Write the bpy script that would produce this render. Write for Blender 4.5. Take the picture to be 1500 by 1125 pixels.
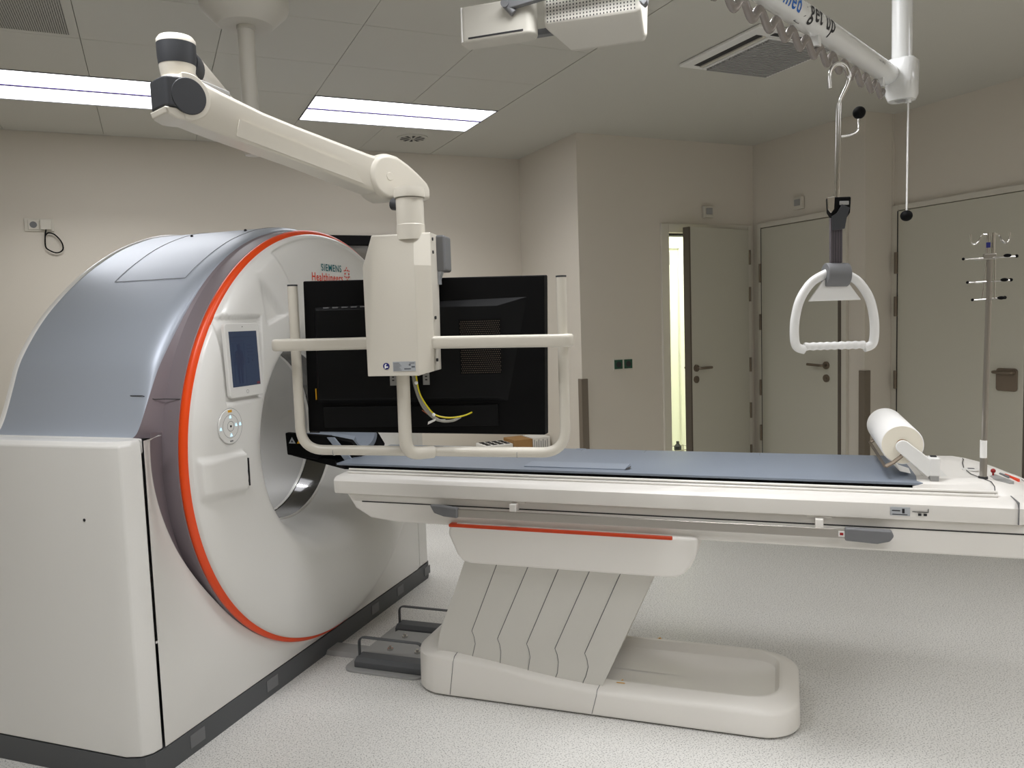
import bpy, bmesh, math, random
from mathutils import Vector, Matrix
random.seed(3)
for o in list(bpy.data.objects): bpy.data.objects.remove(o, do_unlink=True)
SC = bpy.context.scene
COL = SC.collection
PI = math.pi

# ---------------------------------------------------------------- camera, world, exposure
F_PX, YAW, PITCH, ROLL = 1156.81, 0.424722, 0.0826944, -0.0333677
_F = Vector((math.sin(YAW)*math.cos(PITCH), math.cos(YAW)*math.cos(PITCH), -math.sin(PITCH)))
_r = Vector((math.cos(YAW), -math.sin(YAW), 0)); _u = _r.cross(_F)
_r2 = math.cos(ROLL)*_r + math.sin(ROLL)*_u; _u2 = -math.sin(ROLL)*_r + math.cos(ROLL)*_u
cam = bpy.data.cameras.new('camera'); cam.sensor_width = 36; cam.lens = F_PX/1500*36; cam.clip_start = .02
co = bpy.data.objects.new('camera', cam); COL.objects.link(co)
co.matrix_world = Matrix(((_r2.x, _u2.x, -_F.x, 0), (_r2.y, _u2.y, -_F.y, 0), (_r2.z, _u2.z, -_F.z, 1.45), (0, 0, 0, 1)))
SC.camera = co
w = bpy.data.worlds.new('world'); SC.world = w; w.use_nodes = True
w.node_tree.nodes['Background'].inputs[0].default_value = (.8, .85, .9, 1)
w.node_tree.nodes['Background'].inputs[1].default_value = .3
SC.view_settings.view_transform = 'Standard'; SC.view_settings.look = 'None'
SC.view_settings.gamma = 1; SC.view_settings.use_curve_mapping = False
SC.view_settings.exposure = 0.30
LAMP, LAMP_W = 3.2, 9.0          # radiance of the side diffusers, watts of the central downlight strip added to each luminaire

# ---------------------------------------------------------------- materials
def lin(c):
    return tuple(((v/255)/12.92 if v/255 <= .04045 else ((v/255+.055)/1.055)**2.4) for v in c)
def mat(name, rgb, rough=.5, metal=0., spec=.5, coat=0., bump=None, speck=None, alpha=None, trans=0., aniso=0):
    m = bpy.data.materials.new(name); m.use_nodes = True
    nt = m.node_tree; b = nt.nodes['Principled BSDF']
    c = lin(rgb)+(1,)
    b.inputs['Base Color'].default_value = c
    b.inputs['Roughness'].default_value = rough; b.inputs['Metallic'].default_value = metal
    b.inputs['Specular IOR Level'].default_value = spec
    b.inputs['Coat Weight'].default_value = coat; b.inputs['Coat Roughness'].default_value = .08
    b.inputs['Transmission Weight'].default_value = trans
    tc = nt.nodes.new('ShaderNodeTexCoord')
    if bump:
        n = nt.nodes.new('ShaderNodeTexNoise'); n.inputs['Scale'].default_value = bump[0]; n.inputs['Detail'].default_value = 4
        bp = nt.nodes.new('ShaderNodeBump'); bp.inputs['Strength'].default_value = bump[1]; bp.inputs['Distance'].default_value = .002
        nt.links.new(tc.outputs['Object'], n.inputs['Vector']); nt.links.new(n.outputs['Fac'], bp.inputs['Height'])
        nt.links.new(bp.outputs['Normal'], b.inputs['Normal'])
    if speck:
        sc, lo, hi, dark = speck
        n = nt.nodes.new('ShaderNodeTexNoise'); n.inputs['Scale'].default_value = sc; n.inputs['Detail'].default_value = 3
        r = nt.nodes.new('ShaderNodeValToRGB'); r.color_ramp.elements[0].position = lo; r.color_ramp.elements[1].position = hi
        r.color_ramp.elements[0].color = lin(dark)+(1,); r.color_ramp.elements[1].color = c
        nt.links.new(tc.outputs['Object'], n.inputs['Vector']); nt.links.new(n.outputs['Fac'], r.inputs['Fac'])
        nt.links.new(r.outputs['Color'], b.inputs['Base Color'])
    return m
def emat(name, rgb, s):
    m = bpy.data.materials.new(name); m.use_nodes = True; nt = m.node_tree
    b = nt.nodes['Principled BSDF']; b.inputs['Base Color'].default_value = (.02, .02, .02, 1); b.inputs['Roughness'].default_value = .3
    b.inputs['Emission Color'].default_value = lin(rgb)+(1,); b.inputs['Emission Strength'].default_value = s
    return m
M = dict(
    wall=mat('painted_wall', (213, 206, 193), .75, bump=(180, .15)),
    ceil=mat('ceiling_tile', (198, 196, 186), .7, bump=(300, .1)),
    floor=None,
    white=mat('white_plastic', (232, 231, 227), .32, coat=.15),
    white2=mat('warm_white_plastic', (212, 207, 195), .36, coat=.1),
    dull=mat('dull_white_enamel', (196, 193, 183), .45),
    table=mat('table_white', (233, 230, 224), .38),
    rubber=mat('white_bellows', (216, 214, 207), .55),
    blue=mat('blue_grey_metallic', (176, 184, 196), .42, metal=.25),
    band=mat('grey_band', (134, 124, 129), .45),  # pinkish reflection of the orange ring is put into this colour
    orange=mat('orange_trim', (240, 76, 8), .35),
    orange2=mat('orange_stripe', (205, 64, 14), .4),
    plinth=mat('dark_grey_plinth', (84, 86, 88), .55),
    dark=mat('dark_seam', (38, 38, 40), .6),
    black=mat('black_plastic', (4, 4, 5), .65, spec=.15),
    black2=mat('black_hump', (6, 7, 9), .5, spec=.2),
    gloss=mat('tinted_bore_window', (58, 56, 50), .06, coat=1.),
    bore=mat('bore_liner', (196, 196, 194), .4),
    dgrey=mat('anthracite_plastic', (52, 54, 58), .5),
    mgrey=mat('mid_grey_plastic', (112, 113, 115), .5),
    lgrey=mat('light_grey_plastic', (158, 158, 156), .5),
    mattress=mat('blue_grey_vinyl', (134, 143, 156), .42, bump=(60, .1)),
    matt2=mat('blue_grey_strap', (146, 155, 168), .5),
    chrome=mat('chrome', (210, 208, 204), .12, metal=1.),
    steel=mat('brushed_steel', (176, 172, 166), .3, metal=1.),
    door=mat('door_laminate', (196, 193, 178), .5, bump=(200, .08)),
    frame=mat('door_frame_paint', (208, 203, 190), .5),
    seal=mat('dark_door_seal', (92, 84, 74), .5),
    bronze=mat('brown_metal', (124, 112, 98), .38, metal=.6),
    guard=mat('brown_corner_guard', (118, 108, 94), .5),
    paper=mat('paper', (246, 245, 242), .8),
    paperend=mat('paper_end', (240, 234, 218), .85),
    carton=mat('brown_cardboard', (160, 122, 74), .8),
    cartonw=mat('white_cardboard', (226, 223, 216), .7),
    green=mat('green_socket', (20, 72, 52), .4),
    yellow=mat('yellow_wire', (224, 208, 20), .4),
    greenw=mat('green_wire', (84, 140, 50), .4),
    orangew=mat('orange_wire', (170, 80, 40), .4),
    greyw=mat('grey_wire', (160, 158, 150), .5),
    warn=mat('warning_yellow', (228, 168, 20), .5),
    teal=mat('teal_print', (10, 110, 118), .5),
    red=mat('orange_red_print', (226, 64, 24), .5),
    deepred=mat('red_button', (150, 14, 18), .35),
    blueprint=mat('blue_print', (30, 104, 190), .5),
    navy=mat('navy_sticker', (22, 28, 110), .5),
    ink=mat('black_ink', (30, 30, 34), .6),
    silver=mat('silver_label', (176, 180, 184), .4),
    sil2=mat('label_ink', (90, 94, 100), .5),
    strap=mat('woven_strap', (92, 86, 90), .8),
    strap2=mat('woven_strap_dark', (70, 65, 70), .8),
    wave=mat('clear_grey_plastic', (150, 142, 136), .18, trans=.3, coat=.3),
    lift=mat('gloss_white_enamel', (226, 227, 225), .16, coat=.6),
    handle=mat('handle_white', (236, 236, 234), .4),
    lamp=emat('lamp_diffuser', (251, 251, 255), LAMP),
    lampdiv=mat('lamp_divider', (118, 104, 190), .5),
    corr=emat('corridor_lamp', (255, 255, 238), 13.),
    corrw=mat('corridor_wall', (238, 240, 226), .6),
    screen=emat('tablet_screen', (44, 62, 92), .42),
    screen2=emat('tablet_screen_dark', (26, 40, 72), .5),
    screen3=emat('tablet_screen_red', (110, 30, 50), .5),
    led=emat('button_light', (170, 225, 255), 1.6),
    glass=mat('dark_window_glass', (96, 92, 84), .08, coat=.5),
)
def floor_mat():
    m = bpy.data.materials.new('speckled_vinyl'); m.use_nodes = True; nt = m.node_tree; b = nt.nodes['Principled BSDF']
    tc = nt.nodes.new('ShaderNodeTexCoord')
    def noise(s, d, p0, p1, c0, c1):
        n = nt.nodes.new('ShaderNodeTexNoise'); n.inputs['Scale'].default_value = s; n.inputs['Detail'].default_value = d
        r = nt.nodes.new('ShaderNodeValToRGB'); e = r.color_ramp.elements
        e[0].position = p0; e[1].position = p1; e[0].color = c0; e[1].color = c1
        nt.links.new(tc.outputs['Object'], n.inputs['Vector']); nt.links.new(n.outputs['Fac'], r.inputs['Fac']); return r.outputs['Color']
    a = noise(190, 2, .34, .47, lin((150, 149, 145))+(1,), lin((222, 221, 217))+(1,))
    c = noise(310, 2, .50, .66, (1, 1, 1, 1), (1.12, 1.12, 1.12, 1))
    mx = nt.nodes.new('ShaderNodeMix'); mx.data_type = 'RGBA'; mx.blend_type = 'MULTIPLY'; mx.inputs[0].default_value = 1
    nt.links.new(a, mx.inputs[6]); nt.links.new(c, mx.inputs[7]); nt.links.new(mx.outputs[2], b.inputs['Base Color'])
    b.inputs['Roughness'].default_value = .42
    return m
M['floor'] = floor_mat()

# ---------------------------------------------------------------- geometry helpers
class G:
    def __init__(s): s.v = []; s.f = []
    def add(s, vs, fs):
        n = len(s.v); s.v += [tuple(v) for v in vs]; s.f += [tuple(i+n for i in f) for f in fs]; return s
    def box(s, x0, x1, y0, y1, z0, z1):
        vs = [(x, y, z) for x in (x0, x1) for y in (y0, y1) for z in (z0, z1)]
        return s.add(vs, [(0, 1, 3, 2), (4, 6, 7, 5), (0, 4, 5, 1), (2, 3, 7, 6), (0, 2, 6, 4), (1, 5, 7, 3)])
    def loft(s, rings, closed=True, caps=True):
        n = len(rings[0]); vs = [p for r in rings for p in r]; fs = []
        for k in range(len(rings)-1):
            for i in range(n if closed else n-1):
                j = (i+1) % n; fs.append((k*n+i, k*n+j, (k+1)*n+j, (k+1)*n+i))
        if caps and closed: fs += [tuple(range(n))[::-1], tuple((len(rings)-1)*n+i for i in range(n))]
        return s.add(vs, fs)
    def prism(s, poly, axis, a, b):
        def P(p, t):
            q = list(p); q.insert(axis, t); return tuple(q)
        return s.loft([[P(p, a) for p in poly], [P(p, b) for p in poly]])
    def cyl(s, p0, p1, r0, r1=None, n=24, caps=True):
        p0 = Vector(p0); p1 = Vector(p1); r1 = r0 if r1 is None else r1
        d = (p1-p0).normalized(); a = d.orthogonal().normalized(); b = d.cross(a)
        return s.loft([[p+(a*math.cos(2*PI*i/n)+b*math.sin(2*PI*i/n))*r for i in range(n)] for p, r in ((p0, r0), (p1, r1))], caps=caps)
    def lathe(s, prof, c=(0, 0, 0), ax=2, n=48, cap=True):
        # prof: (radius, height along ax)
        rings = []
        for r, h in prof:
            R = []
            for i in range(n):
                a = 2*PI*i/n; q = [r*math.cos(a), r*math.sin(a)]; q.insert(ax, h)
                R.append((q[0]+c[0], q[1]+c[1], q[2]+c[2]))
            rings.append(R)
        return s.loft(rings, caps=cap)
    def tube(s, pts, r, n=14, flat=1., up=None, caps=True, sq=1.):
        def e(v): return math.copysign(abs(v)**sq, v)
        pts = [Vector(p) for p in pts]; rings = []; ref = None
        for i, p in enumerate(pts):
            t = (pts[min(i+1, len(pts)-1)]-pts[max(i-1, 0)]).normalized()
            if ref is None: ref = (Vector(up) if up else t.orthogonal())
            a = (ref-t*ref.dot(t)).normalized(); b = t.cross(a)
            if not up: ref = a
            rr = r[i] if isinstance(r, (list, tuple)) else r
            rings.append([p+a*rr*e(math.cos(2*PI*k/n))+b*rr*flat*e(math.sin(2*PI*k/n)) for k in range(n)])
        return s.loft(rings, caps=caps)
    def ball(s, c, r, n=20, m=12, sc=(1, 1, 1)):
        rings = []
        for j in range(m+1):
            a = PI*j/m; rings.append([(c[0]+sc[0]*max(r*math.sin(a), 1e-5)*math.cos(2*PI*i/n), c[1]+sc[1]*max(r*math.sin(a), 1e-5)*math.sin(2*PI*i/n), c[2]+sc[2]*r*math.cos(a)) for i in range(n)])
        return s.loft(rings)
def curve(pts, n=8):
    P = [Vector(p) for p in pts]; out = []
    for i in range(len(P)-1):
        a = P[max(i-1, 0)]; b = P[i]; c = P[i+1]; d = P[min(i+2, len(P)-1)]
        for k in range(n):
            t = k/n; out.append(.5*((2*b)+(c-a)*t+(2*a-5*b+4*c-d)*t*t+(3*b-a-3*c+d)*t**3))
    out.append(P[-1]); return out
def fillet(pts, r, n=8):
    P = [Vector(p) for p in pts]; out = [P[0]]
    for i in range(1, len(P)-1):
        a = (P[i-1]-P[i]).normalized(); c = (P[i+1]-P[i]).normalized()
        for k in range(n+1):
            t = k/n; p0 = P[i]+a*r; p2 = P[i]+c*r; out.append(p0*(1-t)**2+P[i]*2*t*(1-t)+p2*t*t)
    out.append(P[-1]); return out
def rrect(x0, x1, y0, y1, r, n=6):
    out = []
    for cx, cy, a0 in ((x1-r, y1-r, 0), (x0+r, y1-r, PI/2), (x0+r, y0+r, PI), (x1-r, y0+r, 1.5*PI)):
        for k in range(n+1):
            a = a0+PI/2*k/n; out.append((cx+r*math.cos(a), cy+r*math.sin(a)))
    return out
def frame(loc=(0, 0, 0), rot=0.): return Matrix.Translation(loc) @ Matrix.Rotation(rot, 4, 'Z')
WORLD = frame()
SCAN = frame(rot=-0.760693)                 # the scanner and its table stand at about 45 degrees to the room
def link_mesh(name, g, m, off=(0, 0, 0), bevel=0, seg=3, angle=35, mats=None):
    me = bpy.data.meshes.new(name); o = Vector(off)
    bm = bmesh.new(); vs = [bm.verts.new(Vector(v)-o) for v in g.v]
    for f in g.f:
        try: bm.faces.new([vs[i] for i in f])
        except ValueError: pass
    bmesh.ops.remove_doubles(bm, verts=bm.verts, dist=1e-6)
    bmesh.ops.recalc_face_normals(bm, faces=bm.faces)
    bm.to_mesh(me); bm.free()
    me.materials.append(m)
    for p in me.polygons: p.use_smooth = True
    me.set_sharp_from_angle(angle=math.radians(angle))
    ob = bpy.data.objects.new(name, me); COL.objects.link(ob)
    if bevel:
        b = ob.modifiers.new('bevel', 'BEVEL'); b.width = bevel; b.segments = seg; b.limit_method = 'ANGLE'; b.angle_limit = math.radians(30); b.harden_normals = True
    return ob
def props(o, label=None, cat=None, group=None, kind=None):
    for k, v in (('label', label), ('category', cat), ('group', group), ('kind', kind)):
        if v: o[k] = v
    return o
ORI = {}
def thing(name, label, cat, fr=WORLD, org=(0, 0, 0), group=None):
    e = bpy.data.objects.new(name, None); COL.objects.link(e); e.empty_display_size = .1
    e.matrix_world = fr @ Matrix.Translation(org); ORI[e.name] = Vector(org)
    return props(e, label, cat, group)
def part(name, parent, g, m, bevel=0, label=None, kind=None, **k):
    off = ORI[parent.name]; o = link_mesh(name, g, M[m] if isinstance(m, str) else m, off, bevel, **k)
    o.parent = parent; ORI[o.name] = off; return props(o, label, kind=kind)
def single(name, label, cat, g, m, fr=WORLD, org=(0, 0, 0), bevel=0, group=None, **k):
    o = link_mesh(name, g, M[m], org, bevel, **k); o.matrix_world = fr @ Matrix.Translation(org); ORI[o.name] = Vector(org)
    return props(o, label, cat, group)
def struct(name, g, m, bevel=0, label=None, fr=WORLD):
    o = link_mesh(name, g, M[m], (0, 0, 0), bevel); o.matrix_world = fr; ORI[o.name] = Vector((0, 0, 0))
    return props(o, label, kind='structure')
def text_geo(body, P, ux, uy, w, h, thick=.0006, shear=0.):
    """flat lettering: lower-left corner P, along ux, up uy (frame coordinates), width w, height h"""
    cu = bpy.data.curves.new('t', 'FONT'); cu.body = body; cu.resolution_u = 3; cu.offset = .010; cu.space_character = 1.14
    ob = bpy.data.objects.new('t', cu); COL.objects.link(ob)
    dg = bpy.context.evaluated_depsgraph_get(); me = bpy.data.meshes.new_from_object(ob.evaluated_get(dg))
    vs = [v.co.copy() for v in me.vertices]; fs = [tuple(p.vertices) for p in me.polygons]
    bpy.data.objects.remove(ob, do_unlink=True)
    x0 = min(v.x for v in vs); x1 = max(v.x for v in vs); y0 = min(v.y for v in vs); y1 = max(v.y for v in vs)
    ux = Vector(ux).normalized(); uy = Vector(uy).normalized(); nn = ux.cross(uy).normalized(); P = Vector(P)
    tm = bmesh.new(); tv = [tm.verts.new(v) for v in vs]
    for f in fs:
        try: tm.faces.new([tv[i] for i in f])
        except ValueError: pass
    bmesh.ops.triangulate(tm, faces=tm.faces)
    for _ in range(2):
        bmesh.ops.subdivide_edges(tm, edges=[e for e in tm.edges if e.calc_length() > .08], cuts=1)
        bmesh.ops.triangulate(tm, faces=[f for f in tm.faces if len(f.verts) > 3])
    tm.verts.index_update(); vs = [v.co.copy() for v in tm.verts]; fs = [tuple(v.index for v in f.verts) for f in tm.faces]; tm.free()
    g = G(); g.add([P+ux*((v.x-x0)/(x1-x0)*w+shear*(v.y-y0)/(y1-y0)*h)+uy*((v.y-y0)/(y1-y0)*h)+nn*thick for v in vs], fs)
    return g

# ================================================================ THE ROOM
CZ = 2.70
struct('floor', G().box(-3.1, 6.2, -2.7, 6.4, -.1, 0), 'floor')
struct('wall_back', G().box(-3.1, 2.86, 5.75, 5.9, 0, CZ), 'wall')
struct('wall_pillar', G().box(2.72, 2.86, 4.82, 5.75, 0, CZ), 'wall')
g = G().box(2.86, 3.45, 4.82, 4.95, 0, CZ).box(4.2, 4.4, 4.82, 4.95, 0, CZ).box(3.45, 4.2, 4.82, 4.95, 2.05, CZ)
struct('wall_far', g, 'wall')
struct('wall_right', G().box(4.26, 4.5, 3.77, 4.82, 0, CZ), 'wall')
struct('wall_entrance', G().box(4.52, 4.7, -2.7, 3.77, 0, CZ).box(4.5, 4.7, 3.765, 3.9, 0, CZ), 'wall')
struct('wall_left', G().box(-3.2, -3.0, -2.7, 5.9, 0, CZ), 'wall')
struct('wall_front', G().box(-3.1, 4.7, -2.7, -2.5, 0, CZ), 'wall')
struct('baseboard_back', G().box(-3.0, 2.72, 5.735, 5.75, 0, .07), 'mgrey')
struct('baseboard_far', G().box(2.72, 3.40, 4.805, 4.82, 0, .07), 'mgrey')
struct('baseboard_right', G().box(4.245, 4.26, 3.755, 3.93, 0, .07), 'mgrey')
struct('baseboard_entrance', G().box(4.505, 4.52, -2.5, 2.85, 0, .07), 'mgrey')
# ceiling: metal tiles over the left of the room, smooth plaster at the right
S = .5455; X0, Y0 = 1.985, 5.003
ce = struct('ceiling', G().box(X0+.004, 4.7, -2.7, 5.9, CZ, CZ+.1).box(-3.2, X0+.004, -2.7, 5.9, CZ+.03, CZ+.1), 'ceil')
lights = [(-.7425, 4.4575, 2), (.894, 4.4575, 2), (.894, 1.7305, 2), (-.7425, 1.7305, 2), (.894, -.4515, 2), (-.7425, -.4515, 2)]
light_cells = set()
def cell(x, y): return (round((X0-x)/S), round((y-Y0)/S))
for lx, ly, n in lights:
    for k in range(n): light_cells.add(cell(lx+k*S+S, ly))
proto = None
xs = [X0-i*S for i in range(0, 10)]; ys = [Y0+.7]+[Y0-j*S for j in range(0, 14)]
for i in range(9):
    for j in range(-1, 13):
        xa, xb = X0-(i+1)*S, X0-i*S
        ya, yb = (Y0+j*0, 5.745) if j == -1 else (Y0-(j+1)*S, Y0-j*S)
        if any(abs(xa-(lx+k*S)) < .05 and abs(ya-ly) < .05 for lx, ly, n in lights for k in range(n)): continue
        perf = (i == 4 and j == 2) or (i == 6 and j == 4)
        t = link_mesh('ceiling_tile', G().box(xa+.0013, xb-.0013, ya+.0013, yb-.0013, CZ, CZ+.025), M['ceil'])
        t.parent = ce; ORI[t.name] = Vector((0, 0, 0))
        if perf:
            g = G()
            for a in range(56):
                for b in range(56):
                    x = xa+.04+a*(S-.08)/55; y = ya+.04+b*(S-.08)/55
                    g.add([(x-.0024, y-.0024, CZ-.0008), (x+.0024, y-.0024, CZ-.0008), (x+.0024, y+.0024, CZ-.0008), (x-.0024, y+.0024, CZ-.0008)], [(0, 1, 2, 3)])
            part('air_hole', t, g, 'dark', kind='stuff', label='grid of tiny round air holes')

def luminaire(x, y, label, group=None, dm='lamp'):
    L = 2*S
    t = thing('ceiling_light', label, 'ceiling light', WORLD, (x+S, y+S/2, CZ), group)
    g = G()
    for a in (x, x+L-.006): g.box(a, a+.006, y, y+S, CZ-.004, CZ+.02)
    for b in (y, y+S-.006): g.box(x, x+L, b, b+.006, CZ-.004, CZ+.02)
    part('frame', t, g, 'mgrey')
    m = y+S/2
    for a, b in ((y+.008, m-.014), (m+.014, y+S-.008)):
        part('diffuser', t, G().box(x+.008, x+L-.008, a, b, CZ-.001, CZ+.012), dm)
    part('divider', t, G().box(x+.006, x+L-.006, m-.0135, m+.0135, CZ-.003, CZ+.012), 'lampdiv', label='thin violet-grey divider strip')
    la = bpy.data.lights.new('downlight', 'AREA'); la.shape = 'RECTANGLE'; la.size = L-.06; la.size_y = .016; la.energy = LAMP_W; la.spread = math.radians(130); la.color = (.985, .985, 1.)
    lo = bpy.data.objects.new('downlight', la); COL.objects.link(lo); lo.parent = t; lo.location = (0, 0, -.0045)  # narrow area lamp added under the divider to brighten floor against walls
luminaire(-.7425, 4.4575, 'bright twin-strip ceiling light at the left edge, behind the dark arm joint')
luminaire(.894, 4.4575, 'bright twin-strip ceiling light in the middle, above the sloping monitor arm')
for x, y, wd in ((.894, 1.7305, 'above the camera, right of the pole'), (-.7425, 1.7305, 'above the camera, left of the pole'), (.894, -.4515, 'behind the camera on the right'), (-.7425, -.4515, 'behind the camera on the left'), (2.8, .35, 'added out of view in the plaster near the wide closed door'), (2.8, -1.6, 'added out of view in the plaster at the right rear corner')):  # unseen lamps: grid rows guessed for ambient light, plaster pair added for right walls
    luminaire(x, y, 'bright twin-strip ceiling light '+wd)

# round swirl vent
t = thing('round_air_vent', 'small round swirl vent with dark blades in the ceiling', 'air vent', WORLD, (1.70, 5.27, CZ))
part('plate', t, G().lathe([(.105, CZ), (.105, CZ-.004), (.09, CZ-.007), (.001, CZ-.007)], (1.70, 5.27, 0)), 'ceil')
for k in range(10):
    a = 2*PI*k/10; c, s_ = math.cos(a), math.sin(a); c2, s2 = math.cos(a+.28), math.sin(a+.28)
    g = G().add([(1.70+.02*c, 5.27+.02*s_, CZ-.009), (1.70+.085*c, 5.27+.085*s_, CZ-.009), (1.70+.085*c2, 5.27+.085*s2, CZ-.009), (1.70+.03*c2, 5.27+.03*s2, CZ-.009)], [(0, 1, 2, 3)])
    part('blade_slot', t, g, 'dark')
# ceiling cassette air conditioner
t = thing('air_conditioner', 'square ceiling cassette air conditioner with louvred grille behind the lift rail', 'air conditioner', WORLD, (2.84, 3.0, CZ))
ax0, ax1, ay0, ay1 = 2.50, 3.07, 2.78, 3.36
part('panel', t, G().box(ax0, ax1, ay0, ay1, CZ-.018, CZ-.001), 'white', bevel=.006)
part('grille_frame', t, G().box(ax0+.12, ax1-.04, ay0+.08, ay1-.03, CZ-.026, CZ-.018), 'white', bevel=.003)
for k in range(24):
    y = ay0+.09+k*(ay1-ay0-.13)/24
    part('slat', t, G().box(ax0+.135, ax1-.055, y, y+.011, CZ-.036, CZ-.026), 'lgrey')
part('air_slot', t, G().box(ax0+.055, ax0+.09, ay0+.08, ay1-.05, CZ-.0195, CZ-.0178), 'dark', label='dark outlet slot on the left side')
part('flap', t, G().box(ax0+.09, ax0+.108, ay0+.08, ay1-.05, CZ-.026, CZ-.018), 'frame')
part('air_slot', t, G().box(ax0+.12, ax1-.1, ay0+.035, ay0+.065, CZ-.0195, CZ-.0178), 'dark')
part('lettering', t, text_geo('DAIKIN', (ax0+.02, ay0+.13, CZ-.0185), (0, -1, 0), (1, 0, 0), .07, .012), 'ink')

# ---- doors
def hinge(par, x, y, z0, z1, r=.009):
    part('hinge', par, G().cyl((x, y, z0), (x, y, z1), r, n=12), 'bronze')
# door 1: ajar, on the far wall
d = props(bpy.data.objects.new('door_1', None), 'cream door standing ajar beside a bright gap', kind='structure'); COL.objects.link(d); ORI['door_1'] = Vector((0, 0, 0))
g = G().box(3.395, 3.46, 4.80, 4.96, 0, 2.10).box(4.19, 4.225, 4.80, 4.96, 0, 2.10).box(3.46, 4.19, 4.80, 4.96, 2.035, 2.10)
part('door_frame', d, g, 'frame', bevel=.004)
part('frame_dark_strip', d, G().box(3.46, 4.19, 4.86, 4.95, 2.02, 2.035), 'dark')
LF = frame((4.188, 4.80, 0), PI+.19)      # leaf hinged on the right jamb
def leafpart(name, g, m, **k):
    o = link_mesh(name, g, M[m], (0, 0, 0), k.pop('bevel', 0)); o.parent = k.pop('parent', d); o.matrix_world = LF; ORI[o.name] = Vector((0, 0, 0)); props(o, k.get('label')); return o
leaf = leafpart('door_leaf', G().box(.004, .650, -.05+.002, .008-.0, .01, 2.062), 'door')
leafpart('edge_seal', G().box(.650, .664, -.05, .007, .01, 2.062), 'seal', label='dark door edge strip')
leafpart('handle', G().cyl((.610, .008, 1.045), (.610, .018, 1.045), .026).tube(fillet([(.610, .01, 1.045), (.610, .055, 1.045), (.490, .055, 1.045)], .014), .0095), 'bronze')
leafpart('escutcheon', G().cyl((.610, .008, .962), (.610, .016, .962), .026).cyl((.610, .016, .962), (.610, .020, .962), .009), 'bronze')
leafpart('handle', G().tube(fillet([(.610, -.05, 1.045), (.610, -.10, 1.045), (.515, -.10, 1.045)], .014), .0095), 'bronze')
for z0, z1 in ((1.80, 1.91), (1.52, 1.63), (.98, 1.09), (.62, .74), (.3, .41)): hinge(d, 4.196, 4.79, z0, z1)
# door 2: closed, on the right wall
d2 = props(bpy.data.objects.new('door_2', None), 'closed cream door behind the white pull handle', kind='structure'); COL.objects.link(d2); ORI['door_2'] = Vector((0, 0, 0))
part('door_frame', d2, G().box(4.235, 4.262, 3.905, 3.945, 0, 2.105).box(4.235, 4.262, 4.715, 4.75, 0, 2.105).box(4.235, 4.262, 3.945, 4.715, 2.068, 2.105), 'frame', bevel=.003)
part('door_leaf', d2, G().box(4.232, 4.262, 3.972, 4.705, .01, 2.062), 'door', bevel=.003)
part('edge_seal', d2, G().box(4.234, 4.262, 3.947, 3.972, .01, 2.062), 'seal', label='dark door edge strip')
part('frame_dark_strip', d2, G().box(4.236, 4.262, 4.705, 4.715, .01, 2.062), 'dark')  # dark strip stands in for the shadow gap beside the leaf
part('handle', d2, G().cyl((4.234, 4.068, 1.055), (4.222, 4.068, 1.055), .027).tube(fillet([(4.23, 4.068, 1.055), (4.185, 4.068, 1.055), (4.185, 4.20, 1.06)], .014), .0095), 'bronze')
part('escutcheon', d2, G().cyl((4.234, 4.068, .965), (4.224, 4.068, .965), .027).cyl((4.224, 4.068, .965), (4.220, 4.068, .965), .009), 'bronze')
for z0, z1 in ((1.66, 1.80), (1.30, 1.42), (.80, .92), (.45, .57)): hinge(d2, 4.228, 4.716, z0, z1)
# door 3: wide closed door nearest the camera
d3 = props(bpy.data.objects.new('door_3', None), 'wide closed door with a recessed pull behind the drip stand', kind='structure'); COL.objects.link(d3); ORI['door_3'] = Vector((0, 0, 0))
part('door_frame', d3, G().box(4.497, 4.522, 3.72, 3.765, 0, 2.105).box(4.497, 4.522, 2.80, 2.845, 0, 2.105).box(4.497, 4.522, 2.845, 3.72, 2.070, 2.105), 'frame', bevel=.003)
part('door_leaf', d3, G().box(4.49, 4.522, 2.875, 3.712, .01, 2.066), 'door', bevel=.003)
part('edge_seal', d3, G().box(4.496, 4.522, 2.847, 2.875, .01, 2.066), 'seal')
part('frame_dark_strip', d3, G().box(4.493, 4.522, 3.712, 3.722, .01, 2.066), 'dark')  # shadow gap on the hinge side, drawn as a dark strip
for z0, z1 in ((1.66, 1.80), (1.38, 1.51), (.9, 1.02)): hinge(d3, 4.484, 3.722, z0, z1, .011)
pl = part('pull_plate', d3, G().prism(rrect(2.905, 3.03, .935, 1.068, .018), 0, 4.480, 4.49), 'bronze', bevel=.003)
part('pull_grip', pl, G().tube(curve([(4.484, 3.035, 1.045), (4.455, 3.03, 1.045), (4.448, 2.97, 1.043), (4.455, 2.925, 1.045), (4.484, 2.92, 1.045)]), .0085), 'bronze')
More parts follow.
